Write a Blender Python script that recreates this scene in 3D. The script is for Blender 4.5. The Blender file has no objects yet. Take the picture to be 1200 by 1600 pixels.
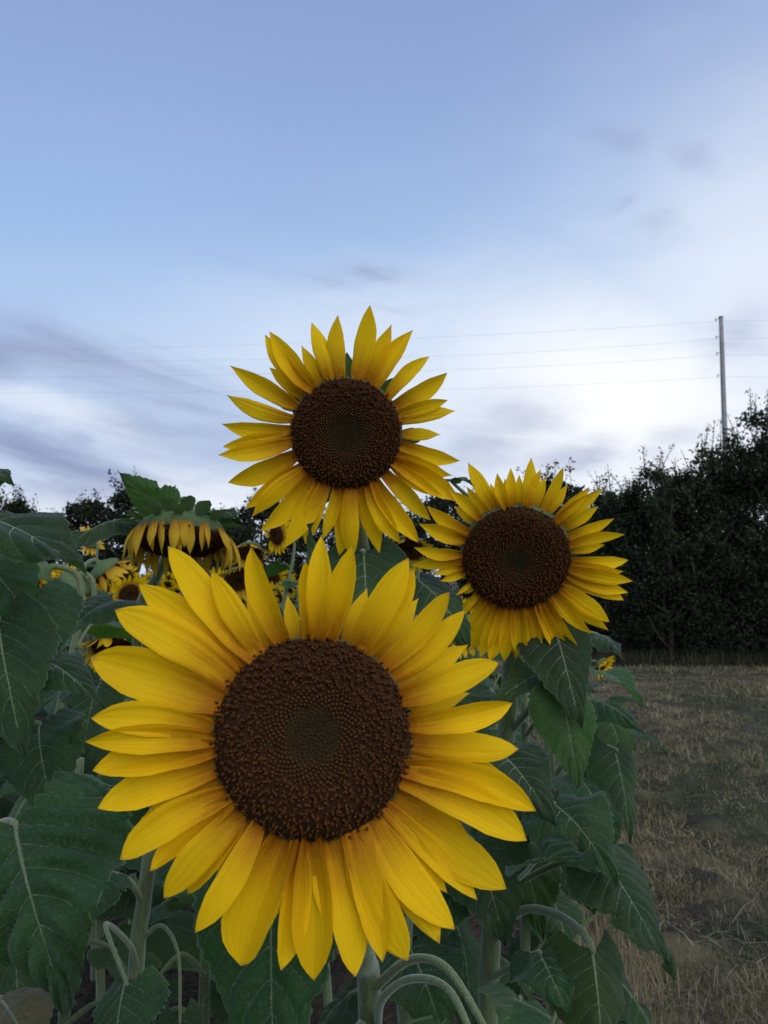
import bpy, bmesh, math, random
import numpy as np
from mathutils import Vector, Matrix, Quaternion

sc = bpy.context.scene
COL = sc.collection
rad = math.radians

# ------------------------------------------------------------------ camera
FPX = 1280.0                      # focal length in photo pixels (1200 x 1600 frame)
CAM = Vector((0, 0, 1.5))
PITCH = math.atan(100 / FPX)      # horizon sits 100 px below the centre
camd = bpy.data.cameras.new('camera')
camo = bpy.data.objects.new('camera', camd)
COL.objects.link(camo)
camd.sensor_fit = 'VERTICAL'; camd.sensor_height = 36; camd.lens = 36 * FPX / 1600
camd.clip_start = 0.02; camd.clip_end = 4000
camo.location = CAM
camo.rotation_euler = (math.pi / 2 + PITCH, 0, 0)
camd.dof.use_dof = True; camd.dof.focus_distance = 0.92; camd.dof.aperture_fstop = 15
sc.camera = camo
FW = Vector((0, math.cos(PITCH), math.sin(PITCH)))
UP = Vector((0, -math.sin(PITCH), math.cos(PITCH)))
RT = Vector((1, 0, 0))


def at(px, py, d):
    return CAM + RT * ((px - 600) / FPX * d) + UP * ((800 - py) / FPX * d) + FW * d


def cv(r, u, t):
    """direction given as right, up, towards-the-viewer"""
    return (RT * r + UP * u - FW * t).normalized()


# ------------------------------------------------------------------ node helper
class NT:
    def __init__(s, nt):
        s.nt = nt

    def n(s, t, **kw):
        nd = s.nt.nodes.new(t)
        for k, v in kw.items():
            setattr(nd, k, v)
        return nd

    def put(s, sock, v):
        if isinstance(v, bpy.types.NodeSocket):
            s.nt.links.new(v, sock)
        else:
            if isinstance(v, (tuple, list)) and len(v) == 3 and sock.type == 'RGBA':
                v = (*v, 1)
            sock.default_value = v

    def m(s, op, a, b=0.0, c=0.0, clamp=False):
        nd = s.n('ShaderNodeMath', operation=op, use_clamp=clamp)
        s.put(nd.inputs[0], a); s.put(nd.inputs[1], b); s.put(nd.inputs[2], c)
        return nd.outputs[0]

    def mr(s, v, a, b, c=0.0, d=1.0, smooth=True):
        nd = s.n('ShaderNodeMapRange')
        nd.interpolation_type = 'SMOOTHSTEP' if smooth else 'LINEAR'
        s.put(nd.inputs[0], v)
        for i, x in enumerate((a, b, c, d)):
            s.put(nd.inputs[1 + i], x)
        return nd.outputs[0]

    def mix(s, f, a, b, blend='MIX'):
        nd = s.n('ShaderNodeMix', data_type='RGBA', blend_type=blend)
        s.put(nd.inputs[0], f); s.put(nd.inputs[6], a); s.put(nd.inputs[7], b)
        return nd.outputs[2]

    def noise(s, vec, scale, detail=4, rough=.55, dist=0.0, dim='3D'):
        nd = s.n('ShaderNodeTexNoise', noise_dimensions=dim)
        if vec is not None:
            s.put(nd.inputs['Vector'], vec)
        s.put(nd.inputs['Scale'], scale); s.put(nd.inputs['Detail'], detail)
        s.put(nd.inputs['Roughness'], rough); s.put(nd.inputs['Distortion'], dist)
        return nd.outputs[0]

    def xyz(s, v):
        nd = s.n('ShaderNodeSeparateXYZ'); s.put(nd.inputs[0], v)
        return nd.outputs

    def comb(s, x, y, z):
        nd = s.n('ShaderNodeCombineXYZ')
        s.put(nd.inputs[0], x); s.put(nd.inputs[1], y); s.put(nd.inputs[2], z)
        return nd.outputs[0]


# ------------------------------------------------------------------ world (evening sky, thin high cloud, soft light)
SUN_AZ, SUN_EL = 150.0, 40.0
world = bpy.data.worlds.new('World'); sc.world = world; world.use_nodes = True
W = NT(world.node_tree)
bg = world.node_tree.nodes['Background']
sky = W.n('ShaderNodeTexSky', sky_type='NISHITA')
sky.sun_disc = False
sky.sun_elevation = rad(SUN_EL); sky.sun_rotation = rad(SUN_AZ)
sky.air_density = 1.0; sky.dust_density = 0.6; sky.ozone_density = 2.5
D = W.n('ShaderNodeTexCoord').outputs['Generated']
dx, dy, dz = W.xyz(D)
zc = W.m('MAXIMUM', dz, 0.0)
el = W.m('ARCSINE', zc)
az = W.m('ARCTAN2', dx, dy)


def azel(px, py):
    v = (at(px, py, 1) - CAM).normalized()
    return math.atan2(v.x, v.y), math.asin(v.z)


warp = W.noise(W.comb(W.m('MULTIPLY', az, 6), W.m('MULTIPLY', el, 14), 1.3), 1.0, 5, .6)
warp2 = W.noise(W.comb(W.m('MULTIPLY', az, 6), W.m('MULTIPLY', el, 14), 8.3), 1.0, 5, .6)
azw = W.m('ADD', az, W.m('MULTIPLY', W.m('SUBTRACT', warp, .5), .16))
elw = W.m('ADD', el, W.m('MULTIPLY', W.m('SUBTRACT', warp2, .5), .07))


def cloud(px, py, sx, sy, tilt, k):
    """one soft cloud: centre, half sizes in photo pixels, slope"""
    a0, e0 = azel(px, py)
    da = W.m('SUBTRACT', azw, a0); de = W.m('SUBTRACT', elw, e0)
    u_ = W.m('ADD', W.m('MULTIPLY', da, math.cos(tilt)), W.m('MULTIPLY', de, math.sin(tilt)))
    v_ = W.m('SUBTRACT', W.m('MULTIPLY', de, math.cos(tilt)), W.m('MULTIPLY', da, math.sin(tilt)))
    u_ = W.m('DIVIDE', u_, sx / FPX); v_ = W.m('DIVIDE', v_, sy / FPX)
    q_ = W.m('ADD', W.m('MULTIPLY', u_, u_), W.m('MULTIPLY', v_, v_))
    return W.m('MULTIPLY', W.m('EXPONENT', W.m('MULTIPLY', q_, -1)), k)


def union(ms):
    o_ = ms[0]
    for x_ in ms[1:]:
        o_ = W.m('MAXIMUM', o_, x_)
    return o_


# veil of high cloud over the blue: thick at the horizon, thinning overhead
veil_col = W.mix(W.mr(el, 0.0, .38, smooth=False), (6.2, 7.1, 8.7), W.mix(W.mr(el, .26, .74), (3.85, 5.75, 8.9), (2.85, 3.85, 7.0)))
veil_f = W.mr(el, 0.0, 0.8, 0.95, 0.75, False)
n1 = W.noise(D, 2.2, 3, .5)
veil_f = W.m('ADD', veil_f, W.m('MULTIPLY', W.m('SUBTRACT', n1, .5), .12), clamp=True)
c0 = W.mix(veil_f, sky.outputs[0], veil_col)
# the bright, lit cloud low in the west
lit = union([cloud(960, 630, 340, 190, -.1, 1.0), cloud(1180, 470, 420, 260, .5, .62), cloud(640, 520, 460, 110, .1, .42), cloud(330, 770, 200, 50, 0, .7), cloud(90, 645, 190, 32, -.25, .5), cloud(70, 800, 170, 40, 0, .6)])
c1 = W.mix(W.m('MINIMUM', lit, 1.0), c0, (9.9, 10.1, 10.4))
# streaky grey-lavender banks
st = W.noise(W.comb(W.m('MULTIPLY', W.m('ADD', az, W.m('MULTIPLY', el, 1.2)), 3.0), W.m('MULTIPLY', W.m('ADD', el, W.m('MULTIPLY', az, .22)), 17), 2.2), 1.0, 4, .52, .6)
stf = W.mr(st, .28, .66, .30, 1.0)
bank = union([cloud(30, 545, 330, 55, -.10, 1.0), cloud(230, 595, 260, 42, -.16, .85), cloud(60, 715, 260, 50, -.22, .95), cloud(330, 705, 220, 62, -.2, .8),
              cloud(-350, 640, 330, 120, -.1, .8), cloud(555, 440, 100, 20, -.12, 1.0), cloud(410, 420, 150, 22, -.1, .5), cloud(620, 487, 110, 9, -.05, .6), cloud(1160, 510, 75, 60, .5, .55),
              cloud(760, 680, 130, 60, .2, .62), cloud(890, 712, 110, 26, .1, .6), cloud(1060, 690, 110, 26, .2, .45), cloud(1100, 245, 55, 18, -.4, .45),
              cloud(960, 215, 60, 22, -.2, .40), cloud(1020, 360, 65, 24, 0, .42), cloud(945, 322, 28, 14, .4, .4), cloud(830, 190, 60, 24, 0, .25), cloud(1500, 560, 240, 80, .2, .6)])
b1 = W.noise(W.comb(W.m('MULTIPLY', az, 1.6), W.m('MULTIPLY', el, 7), 5.1), 1.0, 5, .52, .4)
out_ = W.m('MULTIPLY', W.m('MULTIPLY', W.mr(b1, .5, .68), W.mr(el, .5, .2)), W.mr(W.m('ABSOLUTE', az), .5, .75))   # the same banks carry on round the horizon
bank = W.mr(W.m('MULTIPLY', W.m('MAXIMUM', bank, W.m('MULTIPLY', out_, .6)), stf), .02, 1.0, 0, .95)
c2 = W.mix(bank, c1, (2.75, 3.3, 5.3))
W.put(bg.inputs[0], c2)
bg.inputs[1].default_value = 0.086

sd = Vector((math.sin(rad(SUN_AZ)) * math.cos(rad(SUN_EL)), math.cos(rad(SUN_AZ)) * math.cos(rad(SUN_EL)), math.sin(rad(SUN_EL))))
sun = bpy.data.lights.new('sun', 'SUN'); suno = bpy.data.objects.new('sun', sun); COL.objects.link(suno)
sun.energy = 1.5; sun.angle = rad(75); sun.color = (1, .93, .82)  # soft light added behind the camera to brighten the flower faces
suno.rotation_euler = (-sd).to_track_quat('-Z', 'Y').to_euler()
suno.location = (5, -20, 12)

vs = sc.view_settings
vs.view_transform = 'Standard'; vs.look = 'None'; vs.gamma = 1; vs.exposure = 0.25; vs.use_curve_mapping = False

# ------------------------------------------------------------------ materials
def mat(name):
    m = bpy.data.materials.new(name); m.use_nodes = True
    T = NT(m.node_tree)
    return m, T, m.node_tree.nodes['Principled BSDF'], m.node_tree.nodes['Material Output']


def translucent(T, bsdf, out, col, f):
    tr = T.n('ShaderNodeBsdfTranslucent'); T.put(tr.inputs[0], col)
    mx = T.n('ShaderNodeMixShader'); T.put(mx.inputs[0], f)
    T.nt.links.new(bsdf.outputs[0], mx.inputs[1]); T.nt.links.new(tr.outputs[0], mx.inputs[2])
    T.nt.links.new(mx.outputs[0], out.inputs[0])


def bump(T, bsdf, h, strength, dist):
    b = T.n('ShaderNodeBump'); T.put(b.inputs['Height'], h)
    b.inputs['Strength'].default_value = strength; b.inputs['Distance'].default_value = dist
    T.nt.links.new(b.outputs[0], bsdf.inputs['Normal'])


def petal_mat(name, yel, base, f=.34):
    m, T, p, o = mat(name)
    u, v, _ = T.xyz(T.n('ShaderNodeUVMap').outputs[0])
    obi = T.n('ShaderNodeObjectInfo').outputs['Random']
    streak = T.noise(T.comb(T.m('MULTIPLY', u, 14), T.m('MULTIPLY', v, 1.6), T.m('MULTIPLY', obi, 40)), 1.0, 3, .6)
    blot = T.noise(T.comb(u, T.m('MULTIPLY', v, 4), T.m('MULTIPLY', obi, 90)), 1.5, 2)
    e = T.m('ADD', v, T.m('MULTIPLY', T.m('SUBTRACT', streak, .5), .34))
    grain = T.noise(T.comb(T.m('MULTIPLY', u, 30), T.m('MULTIPLY', v, 60), obi), 1.0, 2, .7)
    e = T.m('ADD', e, T.m('MULTIPLY', T.m('SUBTRACT', grain, .5), .25))
    c = T.mix(T.mr(e, .0, .60), base, yel)
    c = T.mix(T.m('MULTIPLY', T.mr(blot, .4, .75), .35), c, (yel[0] * .93, yel[1] * .82, yel[2]))
    c = T.mix(T.m('MULTIPLY', T.mr(streak, .52, .72), .16), c, (yel[0] * .72, yel[1] * .55, yel[2] * .6))
    vl = T.m('POWER', T.m('ABSOLUTE', T.m('SINE', T.m('MULTIPLY', T.m('ADD', u, T.m('MULTIPLY', streak, .03)), 25.0))), 6.0)
    c = T.mix(T.m('MULTIPLY', vl, .13), c, (yel[0] * .6, yel[1] * .42, .01))
    c = T.mix(T.mr(T.m('ADD', v, T.m('MULTIPLY', T.m('SUBTRACT', blot, .5), .12)), .955, 1.0, 0, .6), c, (.38, .2, .05))
    hv = T.n('ShaderNodeHueSaturation'); T.put(hv.inputs['Color'], c)
    T.put(hv.inputs['Value'], T.m('ADD', T.m('MULTIPLY', obi, .18), .92))
    c = hv.outputs[0]
    T.put(p.inputs['Base Color'], c); p.inputs['Roughness'].default_value = .62
    p.inputs['Specular IOR Level'].default_value = .10
    ridge = T.m('SINE', T.m('MULTIPLY', u, 24.0))
    bump(T, p, T.m('ADD', ridge, T.m('MULTIPLY', streak, 2.0)), .22, .0007)
    translucent(T, p, o, c, f)
    return m


M = {}
M['petal'] = petal_mat('petal_yellow', (.90, .585, .006), (.40, .125, .005))
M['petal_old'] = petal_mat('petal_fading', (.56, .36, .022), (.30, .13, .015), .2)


def leaf_mat(name, top, lite, tr, trf=.30, vein=(.105, .16, .085)):
    m, T, p, o = mat(name)
    u, v, _ = T.xyz(T.n('ShaderNodeUVMap').outputs[0])
    X = T.m('ABSOLUTE', T.m('SUBTRACT', T.m('MULTIPLY', u, 2), 1))
    obi = T.n('ShaderNodeObjectInfo').outputs['Random']
    # main rib and side ribs
    mid = T.mr(X, T.m('MULTIPLY', T.m('SUBTRACT', 1.15, v), .012), T.m('MULTIPLY', T.m('SUBTRACT', 1.15, v), .030), 1, 0)
    q = T.m('MULTIPLY', T.m('SUBTRACT', v, T.m('MULTIPLY', T.m('POWER', X, 1.1), .30)), 6.5)
    side = T.mr(T.m('PINGPONG', q, .5), .014, .05, 1, 0)
    side = T.m('MULTIPLY', side, T.mr(X, .95, .15, .12, .8))
    vor = T.n('ShaderNodeTexVoronoi', feature='DISTANCE_TO_EDGE')
    T.put(vor.inputs['Vector'], T.comb(u, T.m('MULTIPLY', v, 1.5), obi)); vor.inputs['Scale'].default_value = 17
    net = T.mr(vor.outputs['Distance'], .0, .09, 1, 0)
    gm = T.n('ShaderNodeNewGeometry').outputs['Position']
    big = T.noise(gm, 14, 3)
    fine = T.noise(gm, 260, 2)
    c = T.mix(T.mr(big, .35, .7), top, lite)
    c = T.mix(T.m('MULTIPLY', net, .13), c, vein)
    c = T.mix(T.m('MULTIPLY', T.mr(fine, .5, .75), .10), c, (.30, .36, .32))
    veins = T.m('MAXIMUM', T.m('MULTIPLY', mid, .9), T.m('MULTIPLY', side, .62))
    c = T.mix(veins, c, vein)
    edge = T.mr(X, .955, .995, 0, .45)
    c = T.mix(edge, c, (.17, .24, .15))
    hv = T.n('ShaderNodeHueSaturation'); T.put(hv.inputs['Color'], c)
    T.put(hv.inputs['Hue'], T.m('ADD', T.m('MULTIPLY', obi, .035), .482))
    T.put(hv.inputs['Value'], T.m('ADD', T.m('MULTIPLY', obi, .5), .75))
    c = hv.outputs[0]
    T.put(p.inputs['Base Color'], c); p.inputs['Roughness'].default_value = .58
    p.inputs['Specular IOR Level'].default_value = .18
    p.inputs['Sheen Weight'].default_value = .20; p.inputs['Sheen Roughness'].default_value = .45
    p.inputs['Sheen Tint'].default_value = (.75, .92, .82, 1)
    h = T.m('ADD', T.m('MULTIPLY', T.m('ADD', net, T.m('MULTIPLY', T.m('MAXIMUM', mid, side), 1.6)), -1), T.m('MULTIPLY', fine, .5))
    bump(T, p, h, .5, .0012)
    tc_ = T.mix(veins, tr, tuple(x * .5 for x in tr))
    translucent(T, p, o, tc_, trf)
    return m


M['leaf'] = leaf_mat('leaf_green', (.017, .047, .015), (.032, .078, .024), (.060, .16, .010))
M['leaf_light'] = leaf_mat('leaf_fresh_green', (.034, .078, .020), (.048, .100, .028), (.11, .25, .018), .36)
M['leaf_dry'] = leaf_mat('leaf_browning', (.12, .085, .035), (.07, .085, .03), (.16, .10, .03))


def stem_mat(name, a, b):
    m, T, p, o = mat(name)
    g = T.n('ShaderNodeTexCoord').outputs['Object']
    x, y, z = T.xyz(T.n('ShaderNodeNewGeometry').outputs['Position'])
    st = T.noise(T.comb(T.m('MULTIPLY', x, 420), T.m('MULTIPLY', y, 420), T.m('MULTIPLY', z, 9)), 1, 3)
    sp = T.noise(T.comb(x, y, z), 700, 2)
    c = T.mix(T.mr(st, .3, .7), a, b)
    c = T.mix(T.m('MULTIPLY', T.mr(sp, .55, .7), .35), c, (.42, .48, .36))
    T.put(p.inputs['Base Color'], c); p.inputs['Roughness'].default_value = .7
    p.inputs['Sheen Weight'].default_value = .7; p.inputs['Sheen Roughness'].default_value = .4
    p.inputs['Sheen Tint'].default_value = (.85, .95, .85, 1)
    bump(T, p, T.m('ADD', st, sp), .6, .0015)
    return m


M['stem'] = stem_mat('stem_hairy_green', (.078, .118, .038), (.130, .172, .068))
M['rib'] = stem_mat('leaf_rib', (.034, .064, .026), (.060, .098, .042))
M['bract'] = leaf_mat('bract_green', (.05, .10, .04), (.08, .14, .06), (.10, .2, .03))


def attr_mat(name, rough=.85, trf=0.0, spec=.2, sheen=0.0, gain=1.0):
    m, T, p, o = mat(name)
    a = T.n('ShaderNodeAttribute', attribute_name='col')
    c = a.outputs['Color']
    g = T.noise(T.n('ShaderNodeNewGeometry').outputs['Position'], 900 if sheen else 3, 2)
    c = T.mix(1.0, c, T.mix(T.mr(g, .3, .7), (.75, .75, .75), (1.15, 1.15, 1.15)), 'MULTIPLY')
    T.put(p.inputs['Base Color'], c); p.inputs['Roughness'].default_value = rough
    p.inputs['Specular IOR Level'].default_value = spec
    p.inputs['Sheen Weight'].default_value = sheen
    if trf:
        translucent(T, p, o, c, trf)
    return m


M['floret'] = attr_mat('floret_brown', .9, 0, .06, .001)
M['foliage'] = attr_mat('foliage_dark', .7, .22, .25)
M['blade'] = attr_mat('grass_blade', .9, .12, .15)


def simple(name, c, c2, scale=30, rough=.9, spec=.2, bs=.4, bd=.01):
    m, T, p, o = mat(name)
    n = T.noise(T.n('ShaderNodeTexCoord').outputs['Object'], scale, 5, .6)
    T.put(p.inputs['Base Color'], T.mix(T.mr(n, .3, .7), c, c2))
    p.inputs['Roughness'].default_value = rough; p.inputs['Specular IOR Level'].default_value = spec
    bump(T, p, n, bs, bd)
    return m


M['disc_base'] = simple('disc_base_dark', (.030, .014, .006), (.045, .022, .009), 400, .95, .1, .5, .002)
M['receptacle'] = simple('receptacle_green', (.07, .12, .045), (.11, .16, .07), 120, .75)
M['bristle'] = simple('bristle_pale', (.34, .40, .28), (.46, .52, .40), 50, .8, .2, .0, .001)
M['bark'] = simple('bark', (.05, .042, .034), (.10, .085, .07), 14, .95, .1, .8, .03)
M['pole'] = simple('weathered_pole_wood', (.24, .235, .23), (.36, .35, .34), 6, .85, .2, .5, .01)
M['metal'] = simple('galvanised_metal', (.18, .18, .19), (.26, .26, .27), 20, .5)
M['wire'] = simple('wire_aluminium', (.42, .43, .45), (.5, .51, .53), 2, .6)

# ground material
m, T, p, o = mat('dry_field_soil')
P = T.n('ShaderNodeNewGeometry').outputs['Position']
gx, gy, gz = T.xyz(P)
n_big = T.noise(P, .55, 4, .6)
n_mid = T.noise(P, 3.2, 5, .65)
n_fine = T.noise(P, 38, 5, .7)
n_st = T.noise(T.comb(T.m('MULTIPLY', gx, 1), T.m('MULTIPLY', gy, 1), 0), 170, 3, .7)
soil = T.mix(T.mr(n_fine, .35, .68), (.034, .028, .023), (.10, .083, .066))
straw = T.mix(T.mr(n_st, .35, .65), (.115, .096, .052), (.27, .225, .13))
green = T.mix(T.mr(n_st, .35, .65), (.034, .043, .022), (.088, .100, .052))
c = T.mix(T.mr(n_mid, .40, .60), soil, straw)
c = T.mix(T.m('MULTIPLY', T.mr(n_big, .44, .60), .8), c, green)
infield = T.mr(gx, .50, .95, 1, 0)                      # bare tilled soil under the crop
c = T.mix(T.m('MULTIPLY', infield, .9), c, soil)
T.put(p.inputs['Base Color'], c); p.inputs['Roughness'].default_value = .97; p.inputs['Specular IOR Level'].default_value = .1
bump(T, p, T.m('ADD', n_fine, T.m('MULTIPLY', n_st, .5)), .9, .03)
M['ground'] = m

# ------------------------------------------------------------------ mesh helpers
def np_mesh(name, verts, faces, uv=None, col=None, smooth=True, mi=None):
    verts = np.asarray(verts, dtype=np.float32).reshape(-1, 3)
    me = bpy.data.meshes.new(name)
    if isinstance(faces, np.ndarray):
        nf, k = faces.shape
        me.vertices.add(len(verts)); me.vertices.foreach_set('co', verts.ravel())
        me.loops.add(nf * k); me.loops.foreach_set('vertex_index', faces.astype(np.int32).ravel())
        me.polygons.add(nf)
        me.polygons.foreach_set('loop_start', np.arange(0, nf * k, k, dtype=np.int32))
        me.polygons.foreach_set('loop_total', np.full(nf, k, dtype=np.int32))
        me.update(calc_edges=True)
    else:
        me.from_pydata([tuple(map(float, v)) for v in verts], [], faces)
    if uv is not None:
        l = me.uv_layers.new(name='UVMap')
        idx = np.empty(len(me.loops), dtype=np.int32); me.loops.foreach_get('vertex_index', idx)
        l.data.foreach_set('uv', np.asarray(uv, dtype=np.float32)[idx].ravel())
    if col is not None:
        a = me.color_attributes.new('col', 'FLOAT_COLOR', 'POINT')
        c4 = np.ones((len(verts), 4), dtype=np.float32); c4[:, :3] = col
        a.data.foreach_set('color', c4.ravel())
    if smooth:
        me.polygons.foreach_set('use_smooth', np.ones(len(me.polygons), dtype=bool))
    if mi is not None:
        me.polygons.foreach_set('material_index', np.asarray(mi, dtype=np.int32))
    me.validate()
    return me


def ob(name, me, mats, parent=None, mw=None):
    o_ = bpy.data.objects.new(name, me)
    if me is not None and not me.materials:
        for x in (mats if isinstance(mats, (list, tuple)) else [mats]):
            me.materials.append(x if not isinstance(x, str) else M[x])
    COL.objects.link(o_)
    if parent is not None:
        o_.parent = parent
    if mw is not None:
        o_.matrix_basis = mw
    return o_


def tag(o_, label=None, cat=None, group=None, kind=None):
    if label: o_['label'] = label
    if cat: o_['category'] = cat
    if group: o_['group'] = group
    if kind: o_['kind'] = kind
    return o_


def empty(name, loc, label, cat, group=None):
    e = bpy.data.objects.new(name, None); COL.objects.link(e)
    e.empty_display_size = .1; e.location = loc
    return tag(e, label, cat, group)


def grid_faces(nu, nv):
    i = np.arange((nv - 1) * (nu - 1))
    r, c_ = i // (nu - 1), i % (nu - 1)
    a = r * nu + c_
    return np.stack([a, a + 1, a + nu + 1, a + nu], 1)


def catmull(pts, n=8):
    pts = [Vector(p_) for p_ in pts]
    out = []
    for i in range(len(pts) - 1):
        p0 = pts[max(i - 1, 0)]; p1 = pts[i]; p2 = pts[i + 1]; p3 = pts[min(i + 2, len(pts) - 1)]
        for k in range(n):
            t = k / n
            out.append(.5 * ((2 * p1) + (p2 - p0) * t + (2 * p0 - 5 * p1 + 4 * p2 - p3) * t * t + (3 * p1 - p0 - 3 * p2 + p3) * t ** 3))
    out.append(pts[-1])
    return out


def tube(pts, radii, sides=8, n=6, rng=None, wob=0.0):
    c_ = catmull(pts, n) if n > 1 else [Vector(p_) for p_ in pts]
    N = len(c_)
    rr = np.interp(np.linspace(0, 1, N), np.linspace(0, 1, len(radii)), radii)
    vs_ = []; ref = None
    for i, p_ in enumerate(c_):
        t = (c_[min(i + 1, N - 1)] - c_[max(i - 1, 0)]).normalized()
        if ref is None:
            ref = t.orthogonal().normalized()
        ref = (ref - t * ref.dot(t)).normalized()
        b = t.cross(ref)
        for k in range(sides):
            a = 2 * math.pi * k / sides
            r = rr[i] * (1 + (rng.uniform(-wob, wob) if rng else 0))
            vs_.append(p_ + (ref * math.cos(a) + b * math.sin(a)) * r)
    f = []
    for i in range(N - 1):
        for k in range(sides):
            k2 = (k + 1) % sides
            f.append((i * sides + k, i * sides + k2, (i + 1) * sides + k2, (i + 1) * sides + k))
    f.append(tuple(range(sides - 1, -1, -1))); f.append(tuple((N - 1) * sides + k for k in range(sides)))
    return [tuple(v_) for v_ in vs_], f


def merge(parts):
    V = []; Fc = []; o_ = 0
    for v_, f_ in parts:
        V += list(v_); Fc += [tuple(i + o_ for i in q_) for q_ in f_]; o_ += len(v_)
    return V, Fc


# ------------------------------------------------------------------ leaf
WV_V = [0, .04, .10, .20, .32, .46, .62, .78, .90, .97, 1.0]
WV_W = [.50, .74, .92, 1.0, .95, .80, .58, .34, .16, .05, 0.0]


def leaf_mesh(base, tip, nrm, Wd, fold=.15, arch=.12, wave=.07, curl=-.2, seed=0, nu=25, nv=40, lobe=.22, twist=0.0, ribs=None, quiltk=.048):
    rng = np.random.default_rng(seed)
    base = np.array(base); tip = np.array(tip); nrm = np.array(nrm, dtype=float)
    ch = tip - base; L = np.linalg.norm(ch); dr = ch / L
    N = nrm - dr * nrm.dot(dr); N /= np.linalg.norm(N)
    S = np.cross(dr, N)
    k = .55 if arch >= 0 else .45
    ctrl = base + ch * .42 + N * arch * L * 2
    v = np.linspace(0, 1, nv)[:, None]; u = np.linspace(-1, 1, nu)[None, :]
    u = np.sign(u) * np.abs(u) ** .9
    au = np.abs(u)
    wv = np.interp(v, WV_V, WV_W)
    asym = 1 + rng.uniform(-.08, .08) * np.sign(u)
    x = u * wv * asym
    y = v - lobe * au ** 1.7 * (1 - v) ** 3
    saw = ((v * 15 + rng.uniform()) % 1.0)
    irr = .5 + .5 * np.sin(v * 23 + rng.uniform(0, 6))
    x = x * (1 + (au > .93) * (saw - .5) * .11 * (0.5 + irr) * (v > .06))
    y = y + (au > .93) * (saw - .5) * .012
    for _k in range(rng.integers(0, 3)):          # bites out of the margin
        vc = rng.uniform(.15, .85); sg = rng.choice((-1, 1)); wd_ = rng.uniform(.012, .035)
        x = x * (1 - rng.uniform(.08, .26) * np.exp(-((v - vc) / wd_) ** 2) * (np.sign(u) == sg) * (au > .7))
    xm = x * Wd / 2
    s = np.clip(y, 0, 1)
    B = (1 - s)[..., None] ** 2 * base + (2 * s * (1 - s))[..., None] * ctrl + s[..., None] ** 2 * tip
    Tn = 2 * (1 - s)[..., None] * (ctrl - base) + 2 * s[..., None] * (tip - ctrl)
    Tn /= np.linalg.norm(Tn, axis=-1, keepdims=True)
    B = B + Tn * (np.minimum(y, 0) * L)[..., None]
    Sv = np.broadcast_to(S, Tn.shape)
    twist = twist + rng.uniform(-.38, .38)
    if twist:
        a = twist * s[..., None]
        Nn0 = np.cross(Sv, Tn)
        Sv = Sv * np.cos(a) + Nn0 * np.sin(a)
    Nn = np.cross(Sv, Tn)
    ax = np.abs(xm)
    q = (y - .30 * au ** 1.1) * 6.5
    quilt = (np.abs(np.sin(np.pi * q)) ** .7 - .5) * quiltk * Wd * np.minimum(1, au * 3) * (1 - .6 * au)
    ph = rng.uniform(0, 6.28, 6)
    wv_ = (np.sin(v * 9 + ph[0] + u * 1.2) * .6 + np.sin(v * 17 + ph[1] - u * 2) * .35 + np.sin(u * 3 + ph[2]) * .4) * au ** 1.5
    # each half waves on its own
    wv_ = wv_ + np.where(u > 0, np.sin(v * 11 + ph[3]), np.sin(v * 11 + ph[4])) * .6 * au ** 2
    side_f = np.where(u > 0, rng.uniform(-.24, .24), rng.uniform(-.24, .24))
    crump = np.zeros_like(x)
    for _k in range(7):
        fa = rng.uniform(0, 6.28); ff = rng.uniform(5, 13)
        crump = crump + np.sin((x * math.cos(fa) + 1.6 * y * math.sin(fa)) * ff + rng.uniform(0, 6.28))
    z = ax * np.tan(fold + side_f) + curl * rng.uniform(.4, 2.2) * ax ** 2 / (Wd / 2) + quilt + wave * Wd * wv_ + .0065 * Wd * crump * np.minimum(1, au * 4) - .012 * Wd * np.exp(-(x / .06) ** 2)
    Pt = B + Sv * (xm * math.cos(fold))[..., None] + Nn * z[..., None]
    uv = np.stack([.5 + .5 * np.clip(x / 1.0, -1, 1) / np.maximum(wv, 1e-3) * 1.0 * np.ones_like(x), y * np.ones_like(x)], -1)
    uv[..., 0] = .5 + .5 * np.broadcast_to(u, x.shape)
    if ribs is not None:
        Y = np.broadcast_to(q, (nv, nu))
        mid_i = nu // 2
        ribs.append([Pt[min(int(round(t_ * (nv - 1))), nv - 1), mid_i] for t_ in (.06, .16, .30, .46, .64, .82)])
        for kq in (.02, 1, 2, 3, 4):
            for sg in (1, -1):
                path = []
                for c_ in range(0, int(nu * .46)):
                    j = mid_i + sg * c_
                    col_q = Y[:, j]
                    if col_q[0] > kq or col_q[-1] < kq: continue
                    fi = np.interp(kq + (.5 if sg > 0 and kq > .5 else 0) * 0, col_q, np.arange(nv))
                    lo_ = int(fi); fr = fi - lo_; hi_ = min(lo_ + 1, nv - 1)
                    path.append(Pt[lo_, j] * (1 - fr) + Pt[hi_, j] * fr)
                if len(path) > 3: ribs.append(path)
    return Pt.reshape(-1, 3), grid_faces(nu, nv), uv.reshape(-1, 2)


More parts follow.
